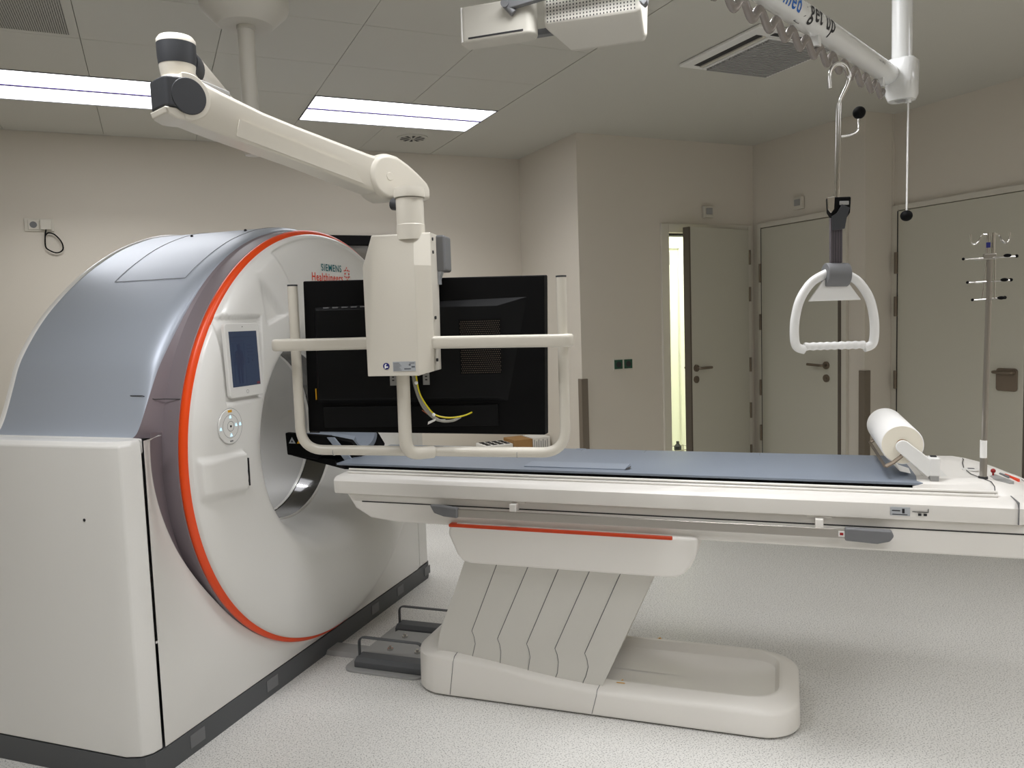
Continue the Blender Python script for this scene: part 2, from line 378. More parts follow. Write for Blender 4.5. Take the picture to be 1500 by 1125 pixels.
# corridor behind door 1
struct('wall_corridor', G().box(2.86, 6.2, 6.25, 6.4, 0, 2.6).box(2.80, 2.88, 4.95, 6.3, 0, 2.6).box(6.1, 6.2, 4.9, 6.3, 0, 2.6).box(4.4, 6.2, 4.84, 4.95, 0, 2.6), 'corrw')
struct('ceiling_corridor', G().box(2.86, 6.2, 4.95, 6.4, 2.5, 2.6), 'corrw')
fr = struct('trim_corridor', G().box(4.40, 4.46, 6.22, 6.25, 0, 2.06).box(4.60, 4.66, 6.22, 6.25, 0, 2.12).box(4.28, 4.60, 6.22, 6.25, 2.06, 2.12), 'corrw', bevel=.004)
part('seam_line', fr, G().box(4.463, 4.472, 6.235, 6.249, 0, 2.06), 'mgrey')
single('corridor_light', 'bright ceiling lamp in the corridor seen through the door gap', 'ceiling light', G().box(3.3, 5.2, 5.35, 5.75, 2.485, 2.499), 'corr', org=(4.2, 5.55, 2.499))
single('door_closer', 'small white door closer box in the bright corridor', 'door closer', G().box(4.34, 4.45, 6.16, 6.22, 1.90, 2.02), 'lgrey', org=(4.42, 6.2, 1.9), bevel=.005)
# small trolley basket in the door gap
t = thing('basket_trolley', 'small wire basket trolley at the foot of the bright door gap', 'trolley', WORLD, (3.83, 5.22, 0))
for x in (3.72, 3.94):
    for y in (5.12, 5.32): part('leg', t, G().cyl((x, y, 0), (x, y, .36), .008, n=8), 'chrome')
g = G()
for z in (.26, .31, .36):
    g.tube([(3.72, 5.12, z), (3.94, 5.12, z), (3.94, 5.32, z), (3.72, 5.32, z), (3.72, 5.12, z)], .004, n=6)
for k in range(6): g.cyl((3.72+k*.044, 5.12, .26), (3.72+k*.044, 5.32, .26), .003, n=6)
part('basket', t, g, 'chrome')
part('bottle', t, G().lathe([(.001, .27), (.03, .27), (.03, .38), (.012, .40), (.012, .42), (.001, .42)], (3.8, 5.2, 0), n=16), 'dgrey')

# corner guards
t = single('corner_guard', 'brown corner guard on the pillar left of the green sockets', 'corner guard', G().box(2.708, 2.722, 4.808, 4.86, 0, 1.012).box(2.708, 2.76, 4.808, 4.822, 0, 1.012), 'guard', org=(2.71, 4.81, 0), bevel=.002)
t = single('corner_guard', 'brown corner guard between the two closed doors', 'corner guard', G().box(4.248, 4.262, 3.758, 3.81, 0, 1.03).box(4.248, 4.30, 3.758, 3.772, 0, 1.03), 'guard', org=(4.25, 3.76, 0), bevel=.002)
# motion sensors
def sensor(org, fr, label):
    t = thing('motion_sensor', label, 'sensor', fr, org)
    x, y, z = org
    part('housing', t, G().box(x-.043, x+.043, y-.03, y, z-.043, z+.043), 'frame', bevel=.006)
    part('lens', t, G().box(x-.026, x+.03, y-.036, y-.03, z-.02, z+.026), 'lgrey', bevel=.003)
sensor((3.815, 4.82, 2.19), WORLD, 'small square white sensor above the ajar door')
sensor((0, 0, 2.20), frame((4.26, 4.335, 0), -PI/2), 'small square white sensor above the closed door at the wall corner')
# green double socket
t = thing('double_socket', 'pair of dark green wall sockets in a white frame', 'wall socket', WORLD, (3.055, 4.82, 1.10))
part('cover_frame', t, G().box(2.975, 3.135, 4.812, 4.82, 1.055, 1.142), 'frame', bevel=.002)
for x in (3.014, 3.096):
    g = G().box(x-.033, x+.033, 4.806, 4.813, 1.066, 1.131)
    s = part('socket', t, g, 'green', bevel=.002, label='dark green socket insert')
    part('socket_well', s, G().cyl((x, 4.807, 1.098), (x, 4.8055, 1.098), .021), 'dark')
# white double socket with short black cable
t = thing('double_socket', 'white double wall socket above the left of the scanner', 'wall socket', WORLD, (-.60, 5.75, 2.13))
part('cover_frame', t, G().box(-.675, -.515, 5.741, 5.75, 2.088, 2.168), 'frame', bevel=.003)
part('socket', t, G().box(-.655, -.595, 5.736, 5.742, 2.098, 2.158), 'white2', bevel=.003)
part('socket_well', t, G().cyl((-.625, 5.737, 2.128), (-.625, 5.7355, 2.128), .02), 'mgrey')
part('cable_outlet', t, G().box(-.588, -.528, 5.724, 5.742, 2.098, 2.160), 'white2', bevel=.004)
single('cable_loop', 'short black cable curled below the white double socket', 'cable', G().tube(curve([(-.558, 5.73, 2.10), (-.565, 5.728, 2.06), (-.568, 5.728, 2.0), (-.555, 5.728, 1.975), (-.51, 5.728, 1.955), (-.475, 5.728, 1.975), (-.478, 5.728, 2.02), (-.51, 5.728, 2.065), (-.545, 5.728, 2.078), (-.567, 5.732, 2.06)]), .0042, n=10), 'black', org=(-.56, 5.73, 2.1))
# control window on the back wall (mostly hidden behind the scanner and the monitor)
w1 = props(bpy.data.objects.new('window_1', None), 'dark framed window on the back wall behind the scanner', kind='structure'); COL.objects.link(w1); ORI['window_1'] = Vector((0, 0, 0))
part('window_frame', w1, G().box(.75, 1.90, 5.70, 5.752, 2.015, 2.085).box(.75, 1.90, 5.70, 5.752, 1.10, 1.16).box(.75, .81, 5.70, 5.752, 1.16, 2.015).box(1.84, 1.90, 5.70, 5.752, 1.16, 2.015), 'black', bevel=.004)
part('pane', w1, G().box(.81, 1.84, 5.735, 5.742, 1.16, 2.015), 'glass')
# things on a low cabinet in the back corner
t = thing('low_cabinet', 'low white cabinet in the back corner behind the table', 'cabinet', WORLD, (2.32, 5.45, 0))
part('body', t, G().box(1.98, 2.69, 5.2, 5.70, .05, .44), 'white2', bevel=.004)
part('plinth', t, G().box(2.0, 2.67, 5.22, 5.70, 0, .05), 'dgrey')
for x in (1.985, 2.34): part('door', t, G().box(x, x+.345, 5.188, 5.2, .06, .43), 'white2', bevel=.003)
single('cardboard_box', 'brown cardboard box behind the table', 'box', G().box(2.40, 2.55, 5.3, 5.5, .44, .545), 'carton', org=(2.47, 5.4, .44), bevel=.002)
o = thing('cardboard_box', 'white printed cardboard box right of the brown one', 'box', WORLD, (2.63, 5.4, .44))
part('carton', o, G().box(2.555, 2.70, 5.3, 5.48, .44, .55), 'cartonw', bevel=.002)
g = G()
for k in range(7): g.box(2.565+k*.018, 2.569+k*.018, 5.2985, 5.2999, .455+.01*(k % 3), .535-.012*(k % 2))
part('printing', o, g, 'sil2')
t = thing('sample_rack', 'white rack with rows of black slots behind the table', 'rack', WORLD, (2.28, 5.42, .44))
R_ = Matrix.Translation((2.28, 5.40, .44))
part('tray', t, G().box(2.17, 2.39, 5.3, 5.5, .44, .525), 'cartonw', bevel=.006)
for a in range(4):
    for b in range(3):
        part('slot', t, G().box(2.185+a*.051, 2.22+a*.051, 5.315+b*.06, 5.355+b*.06, .525, .528), 'black')

# ================================================================ CT SCANNER (scanner frame: x along the table, y along its face)
YC, ZC = 2.95, .98
gan = thing('ct_scanner_gantry', 'large white CT scanner ring with orange rim and blue-grey arched cover', 'ct scanner', SCAN, (-2.25, YC, 0))
XB = -2.62
def plan(x0, x1, y0, y1, c):   # front at x1 with chamfered corners
    return [(x0, y0), (x1-c, y0), (x1-c*.28, y0+c*.28), (x1, y0+c), (x1, y1-c), (x1-c*.28, y1-c*.28), (x1-c, y1), (x0, y1)]
g = G().prism(plan(XB+.01, -1.925, 1.87, 4.03, .07), 2, 0, .085)
part('plinth', gan, g, 'plinth')
for y in (2.10, 2.52, 3.35, 3.62, 3.95):
    part('plinth_cover', gan, G().box(-1.926, -1.922, y-.035, y+.035, .025, .07), 'mgrey')
# side panels
def side(y0, ys, sgn):
    c = .075
    P = [(XB, y0), (-1.93-c, y0), (-1.93-c*.35, y0+sgn*c*.22), (-1.93-c*.08, y0+sgn*c*.6), (-1.93, ys), (XB, ys)]
    Q = [(XB, y0+sgn*.014), (-1.945-c, y0+sgn*.014), (-1.95-c*.3, y0+sgn*c*.4), (-1.94, y0+sgn*c*.75), (-1.938, ys), (XB, ys)]
    def ring(p, z): return [(a, b, z) for a, b in p]
    return G().loft([ring(P, .088), ring(P, 1.093), ring(Q, 1.108)])
part('side_panel', gan, side(1.87, 1.952, 1), 'white', bevel=.006)
part('side_panel', gan, side(4.03, 3.875, -1), 'white', bevel=.006)
part('screw', gan, G().cyl((-2.10, 1.871, .86), (-2.10, 1.8685, .86), .005, n=10), 'dark')
# inner carcass (dark, seen only in the seams)
for ya in (1.935, 3.86): part('carcass', gan, G().box(XB+.01, -1.955, ya, ya+.04, .09, 1.085), 'dark')
# ledge (top of the lower cover)
YA, YB = 1.960, 3.868
# front cover with round cut-out
g = G(); rings = []; N = 360
RC = .868
def sm(t): t = max(0, min(1, t)); return t*t*(3-2*t)
def edge_low(a): return .868+.085*sm((ZC+.868*math.sin(a)-.42)/.66)
def sm(t): t = max(0, min(1, t)); return t*t*(3-2*t)
for k in range(9):
    ring = []
    for i in range(N):
        a = 2*PI*i/N; c, s_ = math.cos(a), math.sin(a)
        tt = []
        if c > 1e-6: tt.append((YB-YC)/c)
        if c < -1e-6: tt.append((YA-YC)/c)
        if s_ < -1e-6: tt.append((.088-ZC)/s_)
        if s_ > 1e-6: tt.append((1.108-ZC)/s_)
        ro = min(tt); ri = min(edge_low(a), ro); t = k/8
        r = ri+(ro-ri)*t; y = YC+r*c; z = ZC+r*s_
        xin = -1.905-.040*sm((z-.12)/.62)
        x = xin+(-1.930-xin)*sm(t if abs(c) > .3 or s_ > 0 else t)
        if s_ > 0 and ro < RC: x = -1.95
        ring.append((x, y, z))
    rings.append(ring)
keep = G().loft(rings, caps=False)
# keep only the part outside the disc and below the ledge
fs = []
for f in keep.f:
    cy = sum(keep.v[i][1] for i in f)/4; cz = sum(keep.v[i][2] for i in f)/4
    if math.hypot(cy-YC, cz-ZC) >= RC-.004 and cz < 1.107: fs.append(f)
keep.f = fs
part('front_cover', gan, keep, 'white', angle=60)
for c_ in (1, -1):
    y0_ = YA if c_ == 1 else YB
    part('ledge', gan, G().prism([(XB, y0_), (-1.936, y0_), (-1.945, y0_+c_*.010), (-1.985, y0_+c_*.018), (-2.06, y0_+c_*.05), (-2.10, y0_+c_*.12), (XB, y0_+c_*.12)], 2, 1.06, 1.108), 'white', bevel=.006)
# arched shroud
half = [(.975, 1.106), (.955, 1.118), (.934, 1.15), (.912, 1.20), (.885, 1.27), (.855, 1.345), (.80, 1.43), (.735, 1.51), (.66, 1.582), (.575, 1.652), (.49, 1.710), (.38, 1.772), (.27, 1.818), (.14, 1.856), (0, 1.872)]
prof = [(-a, b) for a, b in half]+[(a, b) for a, b in half[::-1][1:]]
prof = [(p.x, p.y) for p in curve([(a, b, 0) for a, b in prof], 5)]
def sec(x, k, dz=0.):
    out = []
    for a, b in prof:
        R = math.hypot(a, b-ZC); Rt = .869
        rr = R+(Rt-R)*k*sm((b-1.12)/.5) if R > Rt else R
        f = rr/R; y = a*f; z = ZC+(b-ZC)*f
        if b < 1.27: # keep the foot on the ledge
            z = max(z, 1.106)
        out.append((x, YC+y, z+dz))
    return out
rings = [sec(XB+.02, 0)]
for i in range(1, 7): rings.append(sec(XB+.02+i*(-2.055-XB-.02)/6, 0))
for k in range(1, 9):
    a = PI/2*k/8; rings.append(sec(-2.055+.065*math.sin(a), (1-math.cos(a))*.95))
front_edge = [p for p in rings[-1]]
inner = []
for p in front_edge:
    a = math.atan2(p[2]-ZC, p[1]-YC); inner.append((-1.978, YC+.864*math.cos(a), ZC+.864*math.sin(a)))
part('shroud', gan, G().loft(rings, closed=False), 'blue', angle=70, label='satin blue-grey arched cover')
part('rear_rim', gan, G().loft([sec(XB, .25), sec(XB, 0, .004), sec(XB+.016, 0, .006), sec(XB+.021, 0, .0), ], closed=False), 'white', angle=60, label='thin white rear edge')
part('shroud_face', gan, G().loft([front_edge, inner], closed=False), 'band', angle=60)
lo = []; li_ = []; ed = []
for i in range(241):
    a = math.radians(171.5)+math.radians(197)*i/240
    z_ = ZC+edge_low(a)*math.sin(a)
    xin = -1.905-.040*sm((z_-.12)/.62)
    ed.append((xin+.0005, YC+edge_low(a)*math.cos(a)*1.002, ZC+edge_low(a)*math.sin(a)*1.002)); li_.append((min(xin-.008, -1.925-.055*sm((z_-.2)/.5)), YC+.864*math.cos(a), ZC+.864*math.sin(a)))
part('gap_face', gan, G().loft([ed, li_], closed=False), 'band', angle=60)
# seams on the shroud (hatch outline) as thin raised gaskets
def on_shroud(x, u, lift=.0012):
    n = len(prof)-1; t = u*n; i = int(min(t, n-1)); f = t-i
    a = prof[i][0]*(1-f)+prof[i+1][0]*f; b = prof[i][1]*(1-f)+prof[i+1][1]*f
    d_ = math.hypot(a, b-ZC); k = (d_+lift)/d_
    return (x, YC+a*k, ZC+(b-ZC)*k)
def u_at(y):
    for i in range(len(prof)-1):
        if prof[i][0] <= y-YC <= prof[i+1][0]: return (i+(y-YC-prof[i][0])/(prof[i+1][0]-prof[i][0]))/(len(prof)-1)
u0 = u_at(2.355)
part('hatch_seam', gan, G().tube([on_shroud(-2.40+.33*k/12, u0) for k in range(13)], .0009, n=6), 'mgrey')
part('hatch_seam', gan, G().tube([on_shroud(-2.07, u0+(1-2*u0)*k/50) for k in range(51)], .0008, n=6), 'mgrey')
part('hatch_seam', gan, G().tube([on_shroud(-2.40, u0+(1-2*u0)*k/50) for k in range(51)], .0008, n=6), 'mgrey')
for yy, xx in ((2.74, -2.36), (2.78, -2.12)):
    q = on_shroud(xx, u_at(yy), .002); part('hatch_screw', gan, G().ball(q, .006, 10, 6), 'dark')
part('cover_joint', gan, G().tube([on_shroud(-2.06+.05*k/4, u_at(2.052)) for k in range(5)]+[(-1.984, 2.075, 1.222), (-1.973, 2.105, 1.220), (-1.915, 2.118, 1.218)], .0016, n=6), 'dark')
# disc side wall, orange ring
def ring_geo(profile, n=240, t0=0., t1=2*PI):
    rings = []
    for r, x in profile: rings.append([(x, YC+r*math.cos(t0+(t1-t0)*i/n), ZC+r*math.sin(t0+(t1-t0)*i/n)) for i in range(n)])
    g = G(); return g.loft(rings, caps=False)
part('disc_side_wall', gan, ring_geo([(.864, -2.05), (.866, -1.915), (.862, -1.91)]), 'band', label='grey side wall behind the orange ring')
part('orange_ring', gan, ring_geo([(.862, -1.914), (.867, -1.910), (.869, -1.900), (.867, -1.892), (.860, -1.886), (.850, -1.884)]), 'orange', angle=60, label='orange trim ring')
# front disc with funnel, recesses and ridge (fine polar grid)
dp = curve([(.852, -1.888, 0), (.846, -1.868, 0), (.80, -1.845, 0), (.72, -1.838, 0), (.62, -1.838, 0), (.55, -1.845, 0), (.50, -1.862, 0), (.46, -1.897, 0), (.43, -1.945, 0), (.408, -2.0, 0), (.39, -2.06, 0), (.382, -2.10, 0)], 10)
def px(r):
    for i in range(len(dp)-1):
        if dp[i].x >= r >= dp[i+1].x:
            t = (dp[i].x-r)/max(dp[i].x-dp[i+1].x, 1e-9); return dp[i].y*(1-t)+dp[i+1].y*t
    return dp[-1].y if r < .5 else dp[0].y
def sbox(v, a, b, w): return sm((v-a)/w)*sm((b-v)/w)
def disp(y, z):
    r = math.hypot(y-YC, z-ZC); a = math.degrees(math.atan2(z-ZC, y-YC)); h = 0.
    # recessed logo field at the top
    aa = 116-(.83-r)*14
    if z > 1.2:
        lo, hi = 180-aa, aa
        h -= .012*sm((a-lo)/.9)*sm((hi-a)/.9)*sm((.838-r)/.008)*sm((r-.44)/.05)
        # bright ridge beside it
        for A, s_ in ((aa, 1), (180-aa, -1)):
            h += .006*sm((s_*(a-A)+.0)/.8)*sm((10-s_*(a-A))/2.5)*sm((.835-r)/.02)*sm((r-.47)/.08)
    # triangular hollow under the ridge (both sides)
    for sgn in (1, -1):
        Y = YC+sgn*(y-YC)
        A, B, C_ = (2.462, 1.672), (2.500, 1.452), (2.640, 1.492)
        def e(p, q): return ((q[0]-p[0])*(z-p[1])-(q[1]-p[1])*(Y-p[0]))/math.hypot(q[0]-p[0], q[1]-p[1])
        d1, d2_, d3_ = e(A, B), e(B, C_), e(C_, A)
        if min(d1, d2_, d3_) > 0: h -= .028*sm(d1/.045)*sm(d2_/.008)*sm(d3_/.02)*sm((1.70-z)/.16)
    # tablet recess
    h -= .013*sbox(y, 2.247, 2.470, .008)*sbox(z, 1.185, 1.492, .008)
    # raised pocket
    h += .020*sbox(y, 1.9, 2.325, .008)*sm((z-.868+(y-2.076)*.06)/.03)*sm((1.013-z)/.010)*sm((.842-r)/.008)
    return h
rings = []
NR, NT = 150, 560
rr_ = [.852-(.852-.382)*((k/NR)) for k in range(NR+1)]
for r in rr_:
    ring = []
    for i in range(NT):
        a = 2*PI*i/NT; y = YC+r*math.cos(a); z = ZC+r*math.sin(a)
        ring.append((px(r)+disp(y, z), y, z))
    rings.append(ring)
part('front_disc', gan, G().loft(rings, caps=False), 'white', angle=75)
part('bore_lip', gan, ring_geo([(.3825, -2.098), (.376, -2.10), (.374, -2.106)]), 'white')
part('bore_window', gan, ring_geo([(.377, -2.106), (.377, -2.225)]), 'gloss', label='dark glossy ring window in the bore')
part('bore_lip', gan, ring_geo([(.374, -2.225), (.374, -2.240), (.380, -2.243)]), 'white')
part('bore_liner', gan, ring_geo([(.380, -2.243), (.384, -2.35), (.390, -2.50), (.402, -2.57), (.43, -2.60), (.48, XB-.001), (.66, XB-.002), (.8, XB-.003)]), 'bore', angle=60)
g = G().box(XB-.004, XB, YC-1.07, YC+1.07, .09, .42).box(XB-.004, XB, YC-1.07, YC-.62, .42, 1.1).box(XB-.004, XB, YC+.62, YC+1.07, .42, 1.1)
part('rear_cover', gan, g, 'white')
# pocket line
part('pocket_slot', gan, G().box(-1.843, -1.818, 2.3245, 2.3275, .885, .985), 'dark')
# control pad
cy, cz = 2.259, 1.108
xd = px(math.hypot(cy-YC, cz-ZC))+.001
def disc(x, y, z, r, t=.002, n=36, oy=1): return G().loft([[(x, y+r*oy*math.cos(2*PI*i/n), z+r*math.sin(2*PI*i/n)) for i in range(n)], [(x+t, y+.97*r*oy*math.cos(2*PI*i/n), z+.97*r*math.sin(2*PI*i/n)) for i in range(n)]])
pad = part('control_pad', gan, disc(xd-.002, cy, cz, .062, .005), 'lgrey' if False else 'white', label='round control pad with lit arrow buttons')
def annulus(x, y, z, r0, r1, n=40):
    return G().loft([[(x, y+r0*math.cos(2*PI*i/n), z+r0*math.sin(2*PI*i/n)) for i in range(n)], [(x, y+r1*math.cos(2*PI*i/n), z+r1*math.sin(2*PI*i/n)) for i in range(n)]], caps=False)
part('pad_outline', pad, annulus(xd+.0012, cy, cz, .0625, .0640), 'lgrey')
part('pad_outline', pad, annulus(xd+.0036, cy, cz, .040, .0415), 'lgrey')
part('pad_outline', pad, annulus(xd+.0036, cy, cz, .0165, .018), 'mgrey')
part('centre_button', pad, disc(xd+.003, cy, cz, .004, .002, 12), 'dark')
for dy, dz in ((0, .034), (0, -.030), (.028, .003), (.050, .003), (-.052, -.003)):
    x, y, z = xd+.0045, cy+dy, cz+dz
    part('lit_button', pad, G().add([(x, y-.005, z-.005), (x, y+.005, z-.005), (x, y, z+.006)], [(0, 1, 2)]), 'led')
part('warning_mark', pad, G().box(xd+.003, xd+.0042, cy-.010, cy+.010, cz+.049, cz+.057), 'warn')
part('pad_marking', pad, G().box(xd+.003, xd+.0042, cy-.008, cy+.008, cz-.054, cz-.050), 'mgrey')
# lettering
def xface(y, z): return px(math.hypot(y-YC, z-ZC))+disp(y, z)+.0020
def letter(name, body, y, z, w_, h_, m):
    g = text_geo(body, (0, y, z), (0, 1, 0), (0, 0, 1), w_, h_, 0)
    g.v = [(xface(v[1], v[2]), v[1], v[2]) for v in g.v]
    part(name, gan, g, m)
letter('lettering', 'SIEMENS', 2.908, 1.677, .160, .030, 'teal')
letter('lettering', 'Healthineers', 2.835, 1.634, .240, .034, 'red')
for k in range(12):
    a = 2*PI*k/12; rr = .026 if k % 2 else .018
    yy, zz = 3.112+rr*math.cos(a)*.9, 1.672+rr*math.sin(a)
    g = disc(xface(yy, zz), yy, zz, .0035 if k % 2 else .0045, .0005, 10)
    part('logo_dot', gan, g, 'red')
# tablet in its recess
tx = px(math.hypot(2.36-YC, 1.33-ZC))-.011
tab = thing('tablet', 'white tablet with a blue patient screen set in the scanner front', 'tablet', SCAN, (tx, 2.357, 1.20))
SH = .0   # slight lean of the recess
def shy(poly): return [(y+(1.335-z)*.04, z) for y, z in poly]
part('body', tab, G().prism(shy(rrect(2.262, 2.448, 1.203, 1.466, .014)), 0, tx, tx+.016), 'white', bevel=.003)
sc_ = part('screen', tab, G().prism(shy([(2.280, 1.241), (2.432, 1.241), (2.432, 1.437), (2.280, 1.437)]), 0, tx+.016, tx+.0168), 'screen', label='dark blue patient selection screen')
def bar(y0, y1, z0, z1, m='screen2'):
    part('screen_item', sc_, G().prism(shy([(y0, z0), (y1, z0), (y1, z1), (y0, z1)]), 0, tx+.0168, tx+.0172), m)
bar(2.284, 2.428, 1.416, 1.419); bar(2.284, 2.36, 1.402, 1.405); bar(2.290, 2.365, 1.394, 1.396)
fig = [(0, .142), (.007, .14), (.009, .132), (.007, .124), (.006, .12), (.02, .114), (.023, .10), (.024, .065), (.019, .064), (.017, .095), (.015, .07), (.015, .04), (.011, .0), (.004, .0), (.002, .055), (0, .058)]
fp = fig+[(-a, b) for a, b in fig[::-1][1:-1]]
g = G(); c0 = shy([(2.326, 1.252)])[0]
g.prism([(y+(1.335-z)*.04, z) for y, z in [(2.326+a, 1.252+b) for a, b in fp]], 0, tx+.0168, tx+.0172)
part('body_figure', sc_, g, 'screen2')
bar(2.296, 2.2975, 1.25, 1.396); bar(2.355, 2.3565, 1.25, 1.396)
for k in range(4): bar(2.372, 2.372+.03+.006*(k % 2), 1.385-k*.012, 1.388-k*.012)
bar(2.372, 2.379, 1.335, 1.343); bar(2.372, 2.379, 1.322, 1.330); bar(2.395, 2.402, 1.328, 1.336); bar(2.412, 2.430, 1.244, 1.252, 'screen3')
cyb, czb = shy([(2.356, 1.221)])[0]
part('home_button', tab, annulus(tx+.0167, cyb, czb, .0055, .0068, 24), 'lgrey')
part('camera_lens', tab, disc(tx+.0161, *shy([(2.356, 1.453)])[0], .002, .0005, 10), 'dark')

# ================================================================ PATIENT TABLE
TC = 2.95
tb = thing('patient_table', 'long white scanner table on a sloping bellows pedestal with orange stripe', 'scanner table', SCAN, (-.6, TC, 0))
def sym(pts): return [(TC-a, z) for a, z in pts]+[(TC+a, z) for a, z in pts[::-1]]
up = [(.0, .865), (.24, .865), (.305, .862), (.322, .857), (.332, .847), (.330, .806), (.326, .798), (.31, .795), (0, .795)]
up = up if False else [(.0, .795), (.31, .795), (.326, .798), (.330, .806), (.332, .847), (.322, .857), (.305, .862), (.24, .865), (0, .865)]
P = sym(up[1:-1][::-1][::-1])
g = G()
def upsec(x, k=1.): return [(x, TC+(y-TC)*k, z) for y, z in P]
rings = []
for x, k in ((-1.655, .90), (-1.655, 1.0)): pass
body = [(-1.660, .992), (-1.650, 1.), (.645, 1.), (.67, .95), (.695, .82), (.715, .62), (.73, .42), (.74, .2), (.742, .05)]
g.loft([upsec(x, k) for x, k in body])
part('tabletop_body', tb, g, 'table', angle=40)
part('body_joint', tb, G().box(.637, .6395, TC-.3335, TC+.3335, .80, .8665), 'mgrey')
# lower carriage
lo = [(-1.625, .795), (-1.585, .735), (-1.52, .700), (-1.40, .688), (.69, .688), (.70, .795)]
part('carriage', tb, G().prism(lo, 1, TC-.302, TC+.302), 'table', bevel=.01)
part('carriage_slot', tb, G().box(-1.555, .698, TC-.3035, TC+.3035, .7625, .7665), 'dark', label='thin dark slot along the side')
# side accessory rails
for sg in (-1, 1):
    y = TC+sg*.342
    r_ = part('accessory_rail', tb, G().box(-1.14, .17, y-.004, y+.004, .734, .764), 'steel', bevel=.002, label='polished steel accessory rail')
    part('rail_end', r_, G().prism([(-1.245, .776), (-1.228, .746), (-1.19, .735), (-1.135, .731), (-1.135, .768), (-1.20, .775)], 1, y-.013, y+.013), 'mgrey', bevel=.006, label='grey plastic rail end')
    part('rail_end', r_, G().prism([(.168, .729), (.26, .724), (.295, .733), (.307, .75), (.30, .768), (.168, .770)], 1, y-.013, y+.013), 'mgrey', bevel=.006, label='grey plastic rail end')
    for x in (-.925, .095, -.42 if False else -.925):
        if x == -.925 and any(c.name.startswith('rail_bracket') for c in r_.children): continue
        part('rail_bracket', r_, G().box(x-.012, x+.012, min(y, TC+sg*.30), max(y, TC+sg*.30), .762, .790).box(x-.038, x+.038, min(TC+sg*.315, TC+sg*.30), max(TC+sg*.315, TC+sg*.30), .788, .795), 'table', bevel=.002)
    xx = .095
    if sg == -1 and len([c for c in r_.children if c.name.startswith('rail_bracket')]) < 2:
        part('rail_bracket', r_, G().box(xx-.012, xx+.012, y, TC+sg*.30, .762, .790), 'table', bevel=.002)
# label prints on the front edge
yl = TC-.3335
part('load_label', tb, G().box(.298, .352, yl-.0006, yl+.002, .812, .838), 'silver')
part('load_label_print', tb, G().box(.302, .325, yl-.0012, yl, .826, .829).box(.330, .337, yl-.0012, yl, .820, .834).box(.303, .345, yl-.0012, yl, .815, .817), 'ink')
part('load_symbol', tb, G().box(.358, .402, yl-.0012, yl+.001, .825, .8265).box(.401, .4025, yl-.0012, yl+.001, .825, .836).box(.374, .383, yl-.0012, yl+.001, .814, .821).box(.389, .398, yl-.0012, yl+.001, .814, .821), 'ink')
part('clip_label', tb, G().box(.150, .168, TC-.3475, TC-.346, .740, .758), 'white')
part('clip_symbol', tb, annulus(0, 0, 0, .004, .006, 16) if False else G().box(.154, .164, TC-.3482, TC-.3474, .745, .753), 'deepred')
# slide rails and carbon tabletop
for sg in (-1, 1):
    for z in (.868, .8775):
        o = .262 if z < .87 else .252
        part('slide_rail', tb, G().cyl((-1.635, TC+sg*o, z), (.60, TC+sg*o, z), .0048, n=10), 'table')
part('tabletop', tb, G().prism([(-1.68, TC-.205), (.402, TC-.232), (.402, TC+.232), (-1.68, TC+.205), (-1.76, TC+.15), (-1.78, TC+.12), (-1.78, TC-.12), (-1.76, TC-.15)], 2, .868, .886), 'black', bevel=.003, label='black carbon tabletop')
part('tabletop_tip', tb, G().prism([(-1.63, .868), (-1.66, .848), (-1.74, .848), (-1.99, .898), (-1.995, .908), (-1.78, .886), (-1.63, .8675)], 1, TC-.115, TC+.115), 'black', bevel=.003)
# foot console
g = G(); rings = []
cl = [(.372, .893, .236, .250), (.40, .903, .236, .250), (.56, .905, .236, .250), (.60, .900, .226, .250), (.64, .892, .206, .250), (.68, .881, .168, .236), (.71, .873, .110, .17), (.73, .867, .04, .08)]
for x, z, hw, hb in cl:
    rings.append([(x, TC-hb, .862), (x, TC-hw-.006, z-.010), (x, TC-hw+.018, z), (x, TC-hw*.55, z-.005), (x, TC+hw*.55, z-.005), (x, TC+hw-.018, z), (x, TC+hw+.006, z-.008), (x, TC+hb, .862)])
con = part('foot_console', tb, G().loft(rings), 'table', angle=50)
part('console_joint', con, G().tube([(.595, 2.699, .866), (.595, 2.708, .893), (.592, 2.735, .902), (.574, 2.775, .9045), (.560, 2.85, .902), (.558, 2.95, .901), (.572, 3.05, .902), (.588, 3.12, .9025), (.592, 3.17, .898)], .0013, n=6), 'dark')
part('console_recess', con, G().prism([(.618, 2.875), (.640, 2.915), (.668, 2.80), (.650, 2.775), (.620, 2.80)], 2, .880, .8925), 'lgrey', label='pale grey recessed panel')
part('stop_button', con, G().cyl((.630, 2.890, .885), (.630, 2.890, .904), .003, n=12).ball((.630, 2.890, .907), .0075, 16, 10), 'deepred', label='small dark red button')
part('console_plate', con, G().lathe([(.026, .900), (.026, .9025), (.001, .9025)], (.575, 2.935, 0), n=24), 'white')
part('console_plate_mark', con, G().prism(rrect(.567, .588, 2.938, 2.952, .006), 2, .9025, .9032), 'dgrey')
part('console_lettering', con, G().prism([(.668, 2.985), (.674, 3.0), (.690, 2.945), (.684, 2.930)], 2, .876, .8815), 'mgrey')
part('console_lettering', con, G().prism([(.686, 3.0), (.694, 3.015), (.714, 2.925), (.706, 2.91)], 2, .866, .8755), 'red', label='orange-red lettering')
part('console_tray', con, G().prism(rrect(.415, .485, TC-.15, TC+.20, .02), 2, .893, .8995), 'white')
